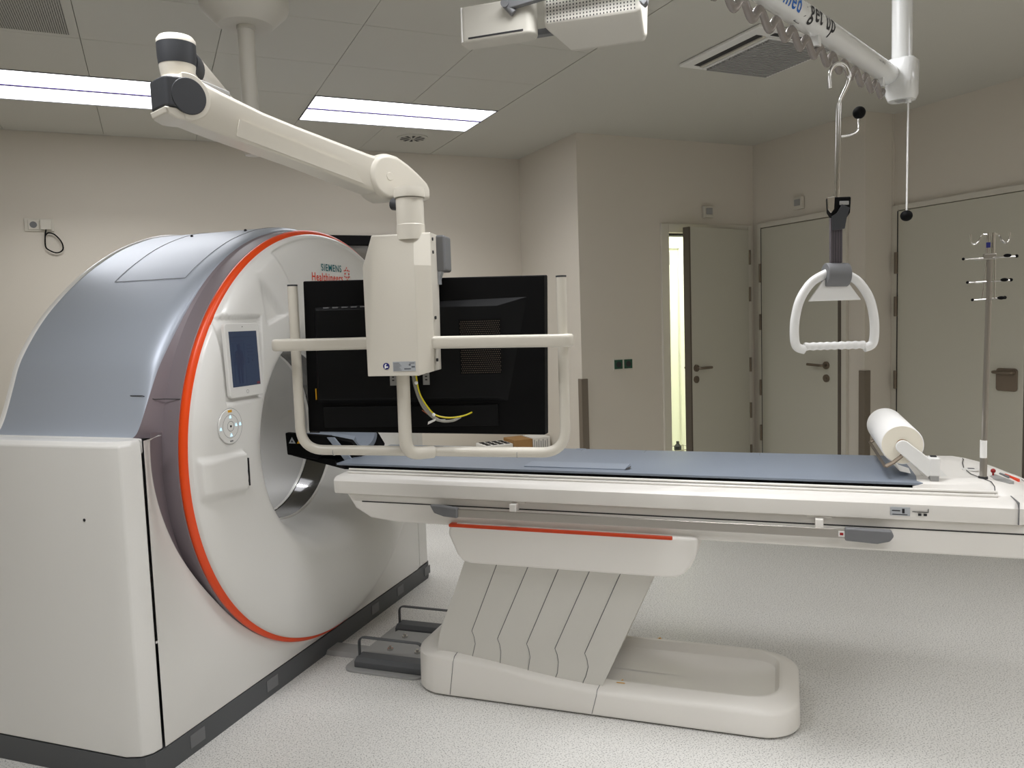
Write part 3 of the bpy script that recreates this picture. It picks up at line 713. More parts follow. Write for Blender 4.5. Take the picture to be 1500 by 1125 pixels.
# housing with orange stripe
def hp(z0, z1, xl, xr, r=.05):
    return [(xl+.02, z1), (xl, z1-.012), (xl-.004, z1-.04), (xl+.030, z0+.03), (xl+.05, z0+.008), (xl+.08, z0), (xr-.10, z0+.002), (xr-.07, z0+.006), (xr-.045, z0+.018), (xr-.025, z0+.040), (xr-.008, z0+.075), (xr+.001, z1-.03), (xr+.002, z1)]
part('lift_housing', tb, G().prism(hp(.556, .702, -1.184, -.283), 1, TC-.325, TC+.325), 'table', bevel=.012)
part('orange_stripe', tb, G().box(-1.183, -.365, TC-.3275, TC+.3275, .690, .7015), 'orange2', bevel=.003, label='orange stripe')
# bellows pedestal: six overlapping sloping panels
tops = [-1.152, -1.019, -.894, -.777, -.661, -.548, -.428]
kink = [-1.262, -1.145, -1.041, -.925, -.815, -.702, -.585]
kz = [.275, .262, .242, .234, .228, .222, .216]
bots = [-1.300, -1.166, -1.047, -.934, -.82, -.712, -.624]
bz = [.10]*7
def edge(k):
    return [(tops[k], .565), (tops[k]+(kink[k]-tops[k])*.5, .565+(kz[k]-.565)*.5), (kink[k], kz[k]), (kink[k]+.008, kz[k]-.022), (kink[k]+.012, kz[k]-.05), (bots[k]+.012, .135), (bots[k]-.004, bz[k])]
for k in range(6):
    a, b = edge(k), edge(k+1)
    if k == 0: a = [(tops[0], .565), (-1.215, .40), (-1.262, .29), (-1.280, .24), (-1.290, .19), (-1.298, .135), (-1.300, .10)]
    if k == 5: b = [(-.428+(-.640+.428)*(.565-z)/.465, z) for z in (.565, .39, .216, .19, .16, .13, .10)]
    hw0, hw1 = .2335, .2350
    rings = []
    for (xa, za), (xb, zb) in zip(a, b):
        rings.append([(xa, TC-hw1, za), (xb-.0015, TC-hw0, zb), (xb-.0015, TC+hw0, zb), (xa, TC+hw1, za)])
    part('bellows_panel', tb, G().loft(rings), 'rubber', angle=30)
g = G()
for k in range(1, 6): g.tube([(x+.0006, TC-.2348, z) for x, z in edge(k)], .0011, n=6)
part('bellows_seam', tb, g, 'mgrey', kind='stuff')
# base
def topz(x): return .168-.068*sm((x+1.33)/.72)
def vl(x): return .030*sm((x+1.05)/.2)*sm((.04-x)/.22)
rings = []
by0, by1, bx0, bx1 = 2.685, 3.215, -1.405, .040
def brr(inset, zf, r=.13):
    rr = max(r-inset, .03); return [(x, y, zf(x, y)) for x, y in rrect(bx0+inset, bx1-inset, by0+inset, by1-inset, rr, 8)]
def dens(ring, n=3):
    out = []
    for i in range(len(ring)):
        a = Vector(ring[i]); b = Vector(ring[(i+1) % len(ring)]); m = max(1, int((b-a).length/.05))
        for k in range(m): out.append(tuple(a+(b-a)*k/m))
    return out
def brr2(inset, zf, r=.13):
    base = dens([(x, y, 0) for x, y in rrect(bx0, bx1, by0, by1, r, 8)])
    cx_, cy_ = (bx0+bx1)/2, (by0+by1)/2; L = (bx1-bx0)/2; W = (by1-by0)/2
    out = []
    for x, y, _ in base:
        X = cx_+(x-cx_)*(L-inset)/L; Y = cy_+(y-cy_)*(W-inset)/W; out.append((X, Y, zf(X)))
    return out
rings = [brr2(.004, lambda x: .006), brr2(0, lambda x: .012), brr2(.002, lambda x: topz(x)-.020), brr2(.006, lambda x: topz(x)-.011), brr2(.014, lambda x: topz(x)-.004), brr2(.055, lambda x: topz(x)+.018), brr2(.064, lambda x: topz(x)+.019), brr2(.070, lambda x: topz(x)+.017), brr2(.085, lambda x: topz(x)-vl(x)*.5), brr2(.12, lambda x: topz(x)-vl(x)), brr2(.2, lambda x: topz(x)-vl(x)), brr2(.26, lambda x: topz(x)-vl(x))]
part('base', tb, G().loft(rings), 'table', angle=28)
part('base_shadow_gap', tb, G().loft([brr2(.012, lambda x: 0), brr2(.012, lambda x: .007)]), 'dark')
for x in (-1.215, -.655):
    part('base_joint', tb, G().tube([(x-.018, by0-.0004, .012), (x, by0+.001, topz(x)-.020), (x+.001, by0+.012, topz(x)-.003), (x+.012, by0+.055, topz(x)+.0185)], .0012, n=6), 'mgrey')
for x, y in ((-.575, 2.745), (-.50, 3.16)):
    z = topz(x)+.0165
    part('warning_sticker', tb, G().add([(x-.017, y-.012, z+.0006), (x+.017, y-.012, z+.0006), (x+.002, y+.020, z+.0006)], [(0, 1, 2)]), 'warn', label='yellow triangular warning sticker')
    part('sticker_mark', tb, G().add([(x-.007, y-.006, z+.0011), (x+.007, y-.006, z+.0011), (x+.002, y+.010, z+.0011)], [(0, 1, 2)]), 'ink')

# mattress with straps
mt = thing('table_mattress', 'long blue-grey vinyl mattress on the scanner table', 'mattress', SCAN, (-.65, TC, .886))
part('pad', mt, G().loft([[(x, y, z) for x, y in q] for q, z in (([(-1.69, TC-.222), (.39, TC-.232), (.39, TC+.232), (-1.69, TC+.222)], .8862), ([(-1.705, TC-.230), (.40, TC-.240), (.40, TC+.240), (-1.705, TC+.230)], .889), ([(-1.705, TC-.230), (.40, TC-.240), (.40, TC+.240), (-1.705, TC+.230)], .896), ([(-1.68, TC-.215), (.378, TC-.225), (.378, TC+.225), (-1.68, TC+.215)], .899))]), 'mattress')
part('flap', mt, G().box(-.925, -.545, TC-.20, TC-.10, .8985, .9035), 'matt2', bevel=.002, label='raised flap with a hooked end')
part('flap_end', mt, G().add([(-.545, TC-.205, .8995), (-.528, TC-.185, .906), (-.532, TC-.150, .906), (-.55, TC-.19, .8995)], [(0, 1, 2, 3)]), 'dgrey')
for x in (-.80, -.54, -.10): part('cross_seam', mt, G().box(x, x+.0015, TC+.17, TC+.222, .8955, .8994), 'mgrey')
part('strap_loop', mt, G().box(-.83, -.79, TC+.205, TC+.222, .8965, .9005), 'matt2', bevel=.001)

# head holder at the scanner end
hh = thing('head_holder', 'black head holder with warning labels at the scanner end of the table', 'head rest', SCAN, (-1.85, TC, .886))
rings = []
for x, w_, h_ in ((-1.99, .095, .075), (-1.93, .108, .085), (-1.80, .115, .085), (-1.70, .118, .07), (-1.67, .11, .03)):
    outer = [(x, TC+w_*math.cos(a), .892+h_*(1-math.sin(a))) for a in [PI*i/16 for i in range(17)]]
    inner = [(x, TC+(w_-.012)*math.cos(a), .902+(h_-.0)*(1-math.sin(a))) for a in [PI*(16-i)/16 for i in range(17)]]
    rings.append(outer+inner)
part('shell', hh, G().loft(rings), 'black', angle=50)
rings = []
for x, w_, h_ in ((-1.97, .09, .07), (-1.80, .10, .075), (-1.70, .10, .06)):
    outer = [(x, TC+w_*math.cos(a), .906+h_*(1-math.sin(a))) for a in [PI*i/16 for i in range(17)]]
    inner = [(x, TC+(w_-.018)*math.cos(a), .928+h_*.9*(1-math.sin(a))) for a in [PI*(16-i)/16 for i in range(17)]]
    rings.append(outer+inner)
part('cushion', hh, G().loft(rings), 'matt2', angle=50, label='pale blue-grey foam cushion')
part('side_block', hh, G().prism([(-2.005, .905), (-1.86, .888), (-1.80, .94), (-1.79, .99), (-2.01, 1.0)], 1, TC-.135, TC-.108), 'black', bevel=.006)
for x, m in ((-1.975, 'silver'), (-1.935, 'warn')):
    part('label_mark', hh, G().add([(x-.017, TC-.1356, .955), (x+.017, TC-.1356, .955), (x, TC-.1356, .982)], [(0, 1, 2)]), m)
    part('label_mark', hh, G().add([(x-.006, TC-.1362, .960), (x+.006, TC-.1362, .960), (x, TC-.1362, .970)], [(0, 1, 2)]), 'ink')
part('fixing_strap', hh, G().prism([(-1.72, .890), (-1.68, .890), (-1.765, .985), (-1.80, .985)], 1, TC-.145, TC-.136), 'matt2', bevel=.002)
part('roller', hh, G().cyl((-1.69, TC-.09, .905), (-1.69, TC+.05, .905), .018, n=20), 'black')

# paper roll and its holder
ph = thing('paper_roll_holder', 'white and grey holder clamped at the foot end of the table', 'holder', SCAN, (.43, TC, .90))
def arm_plate(y0, y1):
    a = Vector((.345, 0, 1.006)); b = Vector((.432, 0, .930)); d_ = (b-a).normalized(); n_ = Vector((-d_.z, 0, d_.x))
    P_ = [a+n_*.021*math.cos(t)-d_*.021*math.sin(t) for t in [PI*k/10 for k in range(11)]]
    P_ += [b-n_*.024, b+n_*.024]
    return G().prism([(p.x, p.z) for p in P_], 1, y0, y1)
part('arm', ph, arm_plate(2.722, 2.734), 'handle', bevel=.003)
part('arm', ph, arm_plate(3.212, 3.224), 'handle', bevel=.003)
part('clamp_block', ph, G().box(.418, .450, 2.72, 2.76, .915, .975), 'handle', bevel=.006)
part('clamp_cap', ph, G().box(.424, .441, 2.73, 2.75, .975, .978), 'dark')
part('clamp_foot', ph, G().box(.422, .447, 2.722, 2.76, .900, .917), 'lgrey', bevel=.002)
part('tear_bar', ph, G().box(.290, .300, 2.73, 3.225, .938, .944), 'bronze', bevel=.002, label='brown metal tear bar')
part('tear_bar_link', ph, G().tube([(.297, 2.732, .942), (.318, 2.730, .955), (.343, 2.728, .978)], .007, n=8, flat=.5), 'bronze')
part('tear_bar_link', ph, G().tube([(.297, 3.222, .942), (.318, 3.222, .955), (.343, 3.220, .978)], .007, n=8, flat=.5), 'bronze')
pr_ = thing('paper_roll', 'thick white paper roll lying across the foot end of the table', 'paper roll', SCAN, (.345, 2.97, 1.006))
part('roll', pr_, G().lathe([(.018, 2.742), (.060, 2.742), (.0625, 2.745), (.0625, 3.203), (.060, 3.206), (.018, 3.206)], (.345, 0, 1.010), ax=1, n=64, cap=False), 'paper', angle=50)
part('roll_end', pr_, G().lathe([(.018, 2.7412), (.0595, 2.7412), (.0595, 2.742)], (.345, 0, 1.010), ax=1, n=64, cap=False), 'paperend', label='cream cut end of the roll')
part('core', pr_, G().lathe([(.018, 2.741), (.018, 3.206), (.015, 3.206), (.015, 2.741), (.018, 2.741)], (.345, 0, 1.010), ax=1, n=32, cap=False), 'carton')
part('loose_sheet', pr_, G().add([(.300, 2.76, .966), (.300, 3.0, .966), (.345, 2.79, .916), (.36, 2.95, .908), (.378, 2.80, .9075), (.385, 2.90, .9065)], [(0, 1, 3, 2), (2, 3, 5, 4)]), 'paper')

# infusion stand fixed to the console
IX, IY = .583, 2.80
iv = thing('infusion_stand', 'slim chrome drip stand with hooks and cross arms at the table foot', 'iv stand', SCAN, (IX, IY, .896))
def lean(z): return IX+.010*(z-.9)/.75
part('collar', iv, G().cyl((IX, IY, .897), (IX, IY, .905), .0135, n=20), 'dark')
part('lower_tube', iv, G().cyl((IX, IY, .90), (IX+.001, IY, .965), .0105, n=20), 'steel')
part('sleeve_label', iv, G().cyl((IX-.0004, IY-.0012, .965), (IX-.0004, IY-.0012, 1.02), .0098, n=20), 'paper', label='white paper label around the tube')
part('tube', iv, G().cyl((lean(.96), IY, .96), (lean(1.585), IY, 1.585), .0085, n=20), 'steel')
part('clamp', iv, G().box(lean(1.59)-.018, lean(1.59)+.016, IY-.012, IY+.012, 1.582, 1.600), 'steel', bevel=.003)
part('top_tube', iv, G().cyl((lean(1.6)-.006, IY, 1.595), (lean(1.66)-.006, IY, 1.663), .0055, n=14).cyl((lean(1.6)+.008, IY, 1.595), (lean(1.66)+.008, IY, 1.663), .0055, n=14), 'chrome')
for sg, dy in ((-1, -.01), (1, .02)):
    x = lean(1.66)+sg*.006
    part('hook', iv, G().tube(curve([(x, IY, 1.658), (x+sg*.02, IY+dy, 1.657), (x+sg*.028, IY+dy, 1.640), (x+sg*.040, IY+dy, 1.630), (x+sg*.048, IY+dy, 1.640), (x+sg*.050, IY+dy, 1.662)]), .0028, n=8), 'chrome')
for z, L, mtips in ((1.585, .078, 1), (1.513, .065, 1), (1.459, .050, 1)):
    x = lean(z)
    a_ = part('cross_arm', iv, G().cyl((x-L, IY-.03, z), (x+L, IY+.03, z+.004), .0026, n=8).cyl((x-L*.4, IY+.05, z), (x+L*.4, IY-.05, z+.002), .0026, n=8), 'chrome')
    part('arm_tip', a_, G().ball((x-L, IY-.03, z+.001), .0045, 10, 6).ball((x+L, IY+.03, z+.005), .0055, 10, 6).ball((x+L*.45, IY-.05, z+.004), .0055, 10, 6, (2, 1, 1)), 'black')
part('side_rod', iv, G().cyl((lean(1.58)-.008, IY, 1.585), (lean(1.46)-.02, IY-.01, 1.459), .0022, n=8).cyl((lean(1.58)+.014, IY, 1.585), (lean(1.46)+.016, IY, 1.459), .0022, n=8), 'chrome')
part('round_sticker', iv, G().box(lean(1.63)-.013, lean(1.63)-.001, IY-.0065, IY-.0055, 1.618, 1.634), 'navy')

# floor bracket between scanner and table
fb = thing('floor_bracket', 'steel floor bracket with two grey grab loops beside the table base', 'bracket', SCAN, (-1.62, 3.0, 0))
part('cable_cover', fb, G().prism([(2.90, 0), (2.915, .018), (3.0, .018), (3.02, 0)], 0, -1.925, -1.74), 'lgrey', bevel=.002)
part('base_plate', fb, G().prism(rrect(-1.77, -1.40, 2.775, 3.30, .05), 2, .0, .010), 'lgrey', bevel=.002)
part('centre_plate', fb, G().prism([(-1.755, 2.90), (-1.40, 2.90), (-1.40, 3.16), (-1.70, 3.16)], 2, .010, .035), 'lgrey', bevel=.003)
for y0 in (2.805, 3.175):
    part('block', fb, G().prism([(y0, .010), (y0+.085, .010), (y0+.075, .048), (y0+.02, .048), (y0, .035)], 0, -1.725, -1.40), 'plinth', bevel=.003, label='dark grey clamp block')
    part('grab_loop', fb, G().tube(fillet([(-1.722, y0+.045, .03), (-1.722, y0+.045, .125), (-1.425, y0+.045, .125), (-1.425, y0+.045, .03)], .028), .011, n=10, flat=.35, up=(0, 1, 0)), 'plinth', bevel=0, label='dark grey grab loop')
for x in (-1.63, -1.50):
    for y in (2.95, 3.09): part('bolt', fb, G().cyl((x, y, .035), (x, y, .043), .014, n=6).cyl((x, y, .043), (x, y, .052), .006, n=12), 'chrome')

# ================================================================ MONITOR BOOM
PX, PY = .372, 3.005
mb = thing('monitor_boom', 'white jointed ceiling arm with grey-capped joints carrying a monitor frame', 'ceiling arm', WORLD, (PX, PY, CZ))
part('ceiling_flange', mb, G().lathe([(.150, CZ), (.152, 2.64), (.152, 2.575), (.146, 2.560), (.100, 2.515), (.092, 2.510), (.001, 2.510)], (PX, PY, 0), n=64), 'dull', angle=30)
part('ceiling_pole', mb, G().lathe([(.032, 2.512), (.032, 2.497), (.0285, 2.497), (.0285, 2.16)], (PX, PY, 0), n=40), 'dull', angle=30)
part('pole_cap', mb, G().lathe([(.036, 2.18), (.036, 2.085), (.028, 2.062), (.001, 2.060)], (PX, PY, 0), n=40), 'white2', angle=30)
JX, JY = .100, 2.162
# first (horizontal) arm
p0 = Vector((PX, PY, 2.125)); p1 = Vector((JX, JY, 2.112)); dd = (p1-p0).normalized(); sd = dd.cross(Vector((0, 0, 1))).normalized()
rings = []
for t, w_, h_ in ((0, .036, .036), (.03, .037, .038), (.5, .037, .038), (.9, .040, .042), (1.0, .042, .042)):
    c = p0+(p1-p0)*t
    rings.append([tuple(c+sd*w_*(abs(math.cos(a))**.6)*(1 if math.cos(a) > 0 else -1)+Vector((0, 0, 1))*h_*(abs(math.sin(a))**.6)*(1 if math.sin(a) > 0 else -1)) for a in [2*PI*i/28 for i in range(28)]])
part('upper_arm', mb, G().loft(rings), 'white2', angle=60)
part('upper_arm_sleeve', mb, G().tube([p1-dd*.075, p1-dd*.012], .047, n=32), 'dgrey', label='dark grey sleeve')
# joint stack
jt = G().lathe([(.036, 2.056), (.039, 2.070), (.0432, 2.10)], (JX, JY, 0), n=48)
part('joint_base', mb, jt, 'white2', angle=50)
part('joint_band', mb, G().lathe([(.0435, 2.098), (.0455, 2.115), (.0462, 2.150), (.044, 2.152)], (JX, JY, 0), n=48), 'dgrey', label='dark grey joint band')
part('joint_cap', mb, G().lathe([(.0463, 2.149), (.0458, 2.158), (.040, 2.166), (.001, 2.168)], (JX, JY, 0), n=48), 'white2', angle=50)
# spring arm: knuckle at J down to elbow E
K0 = Vector((.100, 2.131, 2.008)); K1 = Vector((.653, 2.354, 1.881))
ax = Vector((K1.x-K0.x, K1.y-K0.y, 0)).normalized(); nrm = Vector((ax.y, -ax.x, 0))     # nrm points towards the camera side
def P3(u, v, z): return K0+ax*u+nrm*v+Vector((0, 0, z))
L_ = math.hypot(K1.x-K0.x, K1.y-K0.y); dz_ = K1.z-K0.z
# arm body (side outline swept across its width)
out = [(-.03, .050), (.02, .056), (.09, .048), (.20, .040), (L_*.5, .040), (L_-.06, .046), (L_, .052), (L_+.02, .0), (L_, -.060), (L_-.06, -.058), (L_*.5, -.055), (.10, -.058), (.04, -.058), (-.02, -.052), (-.042, -.03), (-.042, .03)]
def slope(u): return dz_*max(0, min(1, u/L_))
rings = []
for v, s_ in ((-.040, .80), (-.034, 1.), (.034, 1.), (.040, .80)):
    rings.append([tuple(P3(u, v, slope(u)+z*s_)) for u, z in out])
part('spring_arm', mb, G().loft(rings), 'white2', bevel=.004, angle=45)
# raised panel along the side of the arm
rings = []
pan = [(.10, .030), (.2, .012), (L_-.12, .012), (L_-.06, .03), (L_-.05, -.045), (.11, -.045)]
pz = [(.13, -.006, .0445), (L_-.13, -.010, .0445), (L_-.09, -.048, .0402), (.12, -.050, .0402)]
part('arm_side_panel', mb, G().loft([[tuple(P3(u, .036, slope(u)+z)) for u, z, v in pz], [tuple(P3(u, v, slope(u)+z)) for u, z, v in pz]]), 'white2')
# dark round cap at J
def cap(u, z, r, v0, v1, name, m, n=40, label=None, K=None, bev=.003):
    c0 = P3(u, v0, z); c1 = P3(u, v1, z); return part(name, mb, G().cyl(c0, c1, r, n=n), m, bevel=bev, label=label)
part('knuckle', mb, G().loft([[tuple(P3(.056*math.cos(a), v, .056*math.sin(a))) for a in [math.radians(-104+208*k/30) for k in range(31)]] for v in (-.046, .046)]), 'white2', bevel=.003)
cap(.0, 0, .0435, .044, .049, 'knuckle_cap', 'dgrey', label='dark grey round joint cap')
g = G().loft([[tuple(P3(u, v, z)) for u, z in [(0, .043), (0, -.041), (-.018, -.036), (-.03, -.030), (-.059+k_, -.030), (-.060+k_, .040)]] for v, k_ in ((-.045, .010), (-.034, .002), (0, 0), (.034, .002), (.048, .009))])
part('knuckle_side', mb, g, 'dgrey', bevel=.005, label='dark grey joint side cover')
g = G().loft([[tuple(P3(u, v, z)) for u, z in [(-.059, -.031), (-.03, -.031), (-.018, -.038), (.0, -.044), (.0, -.057), (-.03, -.057), (-.059+k_, -.047)]] for v, k_ in ((-.044, .010), (-.034, .002), (.034, .002), (.045, .009))])
part('knuckle_lip', mb, g, 'white2', bevel=.004)
part('joint_neck', mb, G().lathe([(.046, 2.050), (.040, 2.068)], (JX, JY, 0), n=40), 'white2')
part('top_recess', mb, G().loft([[tuple(P3(u, v, z+slope(u))) for u, v in [(.045, -.022), (.12, -.022), (.13, 0), (.12, .022), (.045, .022)]] for z in (.052, .064)]), 'lgrey', bevel=.004, label='pale blue-grey insert on the arm top')
# elbow
E0 = Vector((.716, 2.285, 0))
zk = K1.z
cE = K1
def PE(u, v, z): return cE+ax*u+nrm*v+Vector((0, 0, z))
ue = (Vector((.706, 2.252, 0))-Vector((cE.x, cE.y, 0))).dot(ax)
outE = [(-.068*math.cos(t), .068*math.sin(t)) for t in [(-1.1+(PI/2+1.1)*k/14) for k in range(15)]]
outE += [(.035, .064), (.075, .046), (.115, .022), (.150, -.004), (.160, -.022), (.160, -.058), (.06, -.060), (.03, -.066), (-.005, -.070)]
part('elbow', mb, G().loft([[tuple(PE(u, v, z)) for u, z in outE] for v in (-.046, .048)]), 'white2', bevel=.016, seg=5, angle=60)
part('elbow_screw', mb, G().cyl(PE(0, .047, 0), PE(0, .0495, 0), .012, n=24), 'white2', bevel=.001)
MF = frame((.705, 2.255, 0), -.582455)
Q = Vector((.705, 2.255, 0)); QE = Vector((.713, 2.262, 0))
part('elbow_skirt', mb, G().lathe([(.044, 1.84), (.0462, 1.822), (.045, 1.812), (.001, 1.812)], QE, n=48), 'white2', angle=50)
part('drop_post', mb, G().lathe([(.0405, 1.81), (.0405, 1.735), (.0418, 1.733), (.0418, 1.69)], QE, n=40), 'white2', angle=30)
part('elbow_underside', mb, G().cyl((.675, 2.305, 1.80), (.69, 2.285, 1.795), .018, n=16), 'dgrey')
# parts in the monitor frame's own axes, converted to world
def mf(g): g.v = [tuple(MF @ Vector(v)) for v in g.v]; return g
# gear box: front face bevelled back at the top
g = G().loft([[(-.128, -.055, 1.295), (.026, -.055, 1.293), (.026, -.055, 1.612), (.016, -.012, 1.705), (-.112, -.012, 1.705), (-.128, -.055, 1.612)],
              [(-.128, -.010, 1.295), (.062, -.010, 1.303), (.066, -.010, 1.612), (.066, -.008, 1.708), (-.112, -.008, 1.708), (-.128, -.010, 1.612)],
              [(-.118, .075, 1.295), (.062, .075, 1.303), (.066, .075, 1.612), (.066, .075, 1.708), (-.105, .075, 1.708), (-.118, .075, 1.612)]])
part('gear_box', mb, mf(g), 'white2', bevel=.003, angle=12)
for x, z in ((.055, 1.652), (.053, 1.460), (.052, 1.335), (.060, 1.69)):
    part('box_screw', mb, mf(G().cyl((.0655 if z > 1.6 else .0645, .01, z), (.069, .01, z), .005, n=10)), 'dark')
part('grey_handle', mb, mf(G().box(.060, .092, .055, .14, 1.598, 1.706)), 'mgrey', bevel=.008, label='mid grey block beside the box')
part('handle_foot', mb, mf(G().prism([(.045, 1.598), (.078, 1.598), (.070, 1.575), (.070, 1.56), (.06, 1.56), (.055, 1.585), (.045, 1.59)], 1, .06, .09)), 'silver')
part('round_sticker', mb, mf(G().cyl((-.070, -.0555, 1.3235), (-.070, -.0562, 1.3235), .0098, n=24)), 'navy')
part('sticker_figure', mb, mf(G().box(-.075, -.071, -.0568, -.0562, 1.317, 1.327).box(-.0712, -.0645, -.0568, -.0562, 1.319, 1.323).box(-.073, -.069, -.0568, -.0562, 1.327, 1.330)), 'paper')
part('type_plate', mb, mf(G().box(-.050, .018, -.0562, -.055, 1.308, 1.336)), 'silver')
g = G()
for k in range(6): g.box(-.048, -.048+.018+.003*(k % 3), -.0567, -.0562, 1.331-k*.004, 1.3320-k*.004)
g.box(0, .015, -.0567, -.0562, 1.330, 1.332).box(-.002, .004, -.0567, -.0562, 1.324, 1.328).box(.006, .016, -.0567, -.0562, 1.318, 1.322).box(-.016, .004, -.0567, -.0562, 1.313, 1.316)
part('type_plate_print', mb, mf(g), 'sil2')
for x in (-.092, .013):
    br = part('mount_strip', mb, mf(G().box(x-.010, x+.010, .072, .076, 1.256, 1.31)), 'lgrey')
    part('strip_hole', br, mf(G().box(x-.003, x+.004, .0712, .072, 1.290, 1.294).box(x-.003, x+.004, .0712, .072, 1.280, 1.284).box(x-.003, x+.004, .0712, .072, 1.270, 1.274)), 'dark')
# U frame, grab bar, centre tube
U = fillet([(-.398, .06, 1.572), (-.398, .06, 1.060), (.437, .06, 1.045), (.437, .06, 1.566)], .075, 10)
part('guard_frame', mb, mf(G().tube(U, .0155, n=20)), 'white2', angle=60)
for x, z in ((-.398, 1.572), (.437, 1.566)):
    part('frame_plug', mb, mf(G().cyl((x, .06, z), (x, .06, z+.005), .0158, n=20)), 'dgrey')
for x in (-.29, .29): part('frame_joint', mb, mf(G().cyl((x, .06, 1.0583-(x+.398)*.018), (x+.002, .06, 1.0582-(x+.398)*.018), .0159, n=20)), 'lgrey')
B = fillet([(-.425, .065, 1.395), (-.435, .02, 1.395), (-.10, .02, 1.392), (.30, .02, 1.386), (.452, .02, 1.385), (.445, .065, 1.385)], .02, 6)
g = G()
g.tube(fillet([(-.398, .06, 1.392), (-.438, .055, 1.392), (-.438, .0, 1.392), (0, .0, 1.390)], .022, 6), .0185, n=32, up=(0, 0, 1), flat=.85, sq=.5)
g.tube(fillet([(0, .0, 1.388), (.458, .0, 1.382), (.455, .058, 1.382), (.435, .06, 1.382)], .022, 6), .0185, n=32, up=(0, 0, 1), flat=.85, sq=.5)
part('grab_bar', mb, mf(g), 'white2', angle=60)
part('centre_tube', mb, mf(G().tube(fillet([(-.038, .0, 1.30), (-.038, -.005, 1.055), (.03, .055, 1.052)], .045, 8), .020, n=20)), 'white2', angle=60)
# cables
def cab(name, pts, r, m, label): part(name, mb, mf(G().tube(curve(pts), r, n=8)), m, label=label)
cab('cable', [(-.008, .02, 1.30), (-.004, .03, 1.25), (.016, .045, 1.19), (.05, .055, 1.150), (.09, .065, 1.145), (.115, .08, 1.155)], .0042, 'greyw', 'grey cable bundle')
cab('cable', [(-.014, .02, 1.30), (-.010, .03, 1.25), (.008, .045, 1.19), (.042, .055, 1.152), (.07, .065, 1.146)], .0042, 'greyw', 'grey cable bundle')
cab('cable', [(-.002, .012, 1.30), (.004, .02, 1.24), (.022, .035, 1.195), (.046, .045, 1.166), (.085, .055, 1.156), (.125, .07, 1.159), (.150, .085, 1.168)], .0024, 'yellow', 'yellow-green earth wire')
cab('cable', [(.005, .04, 1.182), (.025, .05, 1.165), (.05, .055, 1.155)], .0012, 'orangew', 'thin orange wire')
part('cable_tag', mb, mf(G().add([(.022, .035, 1.138), (.046, .035, 1.149), (.049, .035, 1.157), (.024, .035, 1.147)], [(0, 1, 2, 3)])), 'paper')
part('cable_tie', mb, mf(G().ball((-.001, .01, 1.268), .0055, 10, 6).ball((.042, .035, 1.168), .0055, 10, 6)), 'paper')

# monitor hung on the frame
mo = thing('monitor', 'large black flat monitor seen from behind, hanging in a white tube frame', 'monitor', WORLD, tuple(MF @ Vector((-.01, .12, 1.34))))
g = G().loft([[(-.386, .095, 1.112), (.372, .095, 1.094), (.384, .095, 1.576), (-.378, .095, 1.588)], [(-.390, .150, 1.109), (.376, .150, 1.091), (.388, .150, 1.579), (-.382, .150, 1.591)]])
part('casing', mo, mf(g), 'black', bevel=.004)
g = G().loft([[(-.352, .096, 1.20), (.262, .096, 1.20), (.335, .096, 1.515), (-.345, .096, 1.505)], [(-.340, .078, 1.215), (.235, .078, 1.215), (.240, .078, 1.490), (-.335, .078, 1.496)]])
part('rear_housing', mo, mf(g), 'black2', bevel=.002)
g = G()
for a in range(22):
    for b in range(26):
        x = .125+a*.0056+(b % 2)*.0028; z = 1.290+b*.0062
        g.add([(x-.0014, .0772, z), (x, .0772, z-.0016), (x+.0014, .0772, z), (x, .0772, z+.0016)], [(0, 1, 2, 3)])
part('vent_mesh', mo, mf(g), 'bronze', kind='stuff', label='brownish perforated vent grid')
part('vent_plate', mo, mf(G().box(.120, .250, .0775, .0785, 1.285, 1.452)), 'black')
part('yellow_mark', mo, mf(G().box(-.352, -.349, .085, .09, 1.215, 1.25)), 'warn')
part('lower_ledge', mo, mf(G().box(-.33, .23, .088, .096, 1.125, 1.19)), 'black2', bevel=.002)
part('screen_glass', mo, mf(G().box(-.370, .366, .150, .152, 1.118, 1.570)), 'glass')
g = G()
for x in (-.31, -.28, -.25, -.22, -.19): g.box(x, x+.018, .08, .09, 1.500, 1.504)
part('rear_ports', mo, mf(g), 'mgrey')

# ================================================================ CEILING DEVICE ARM (top of the picture)
ca = thing('ceiling_camera_arm', 'grey ceiling arm with a slotted white box and a perforated white box', 'ceiling device', SCAN, (-.62, 2.6, CZ))
part('slotted_box', ca, G().prism(rrect(-1.02, -.762, 2.50, 2.575, .025), 2, 2.358, 2.478), 'dull', bevel=.012, label='white box with a dark slot')
part('slot', ca, G().prism([(-.985, 2.356), (-.79, 2.3515), (-.79, 2.3565), (-.985, 2.361)], 1, 2.4985, 2.503) if False else G().box(-.985, -.795, 2.4988, 2.503, 2.370, 2.3755), 'dark')
part('box_corner_strip', ca, G().cyl((-1.008, 2.505, 2.365), (-1.008, 2.505, 2.475), .004, n=8), 'white')
g = G().prism([(2.54, 2.50), (2.54, 2.385), (2.555, 2.372), (2.66, 2.318), (2.70, 2.32), (2.74, 2.36), (2.74, 2.50)], 0, -.735, -.422)
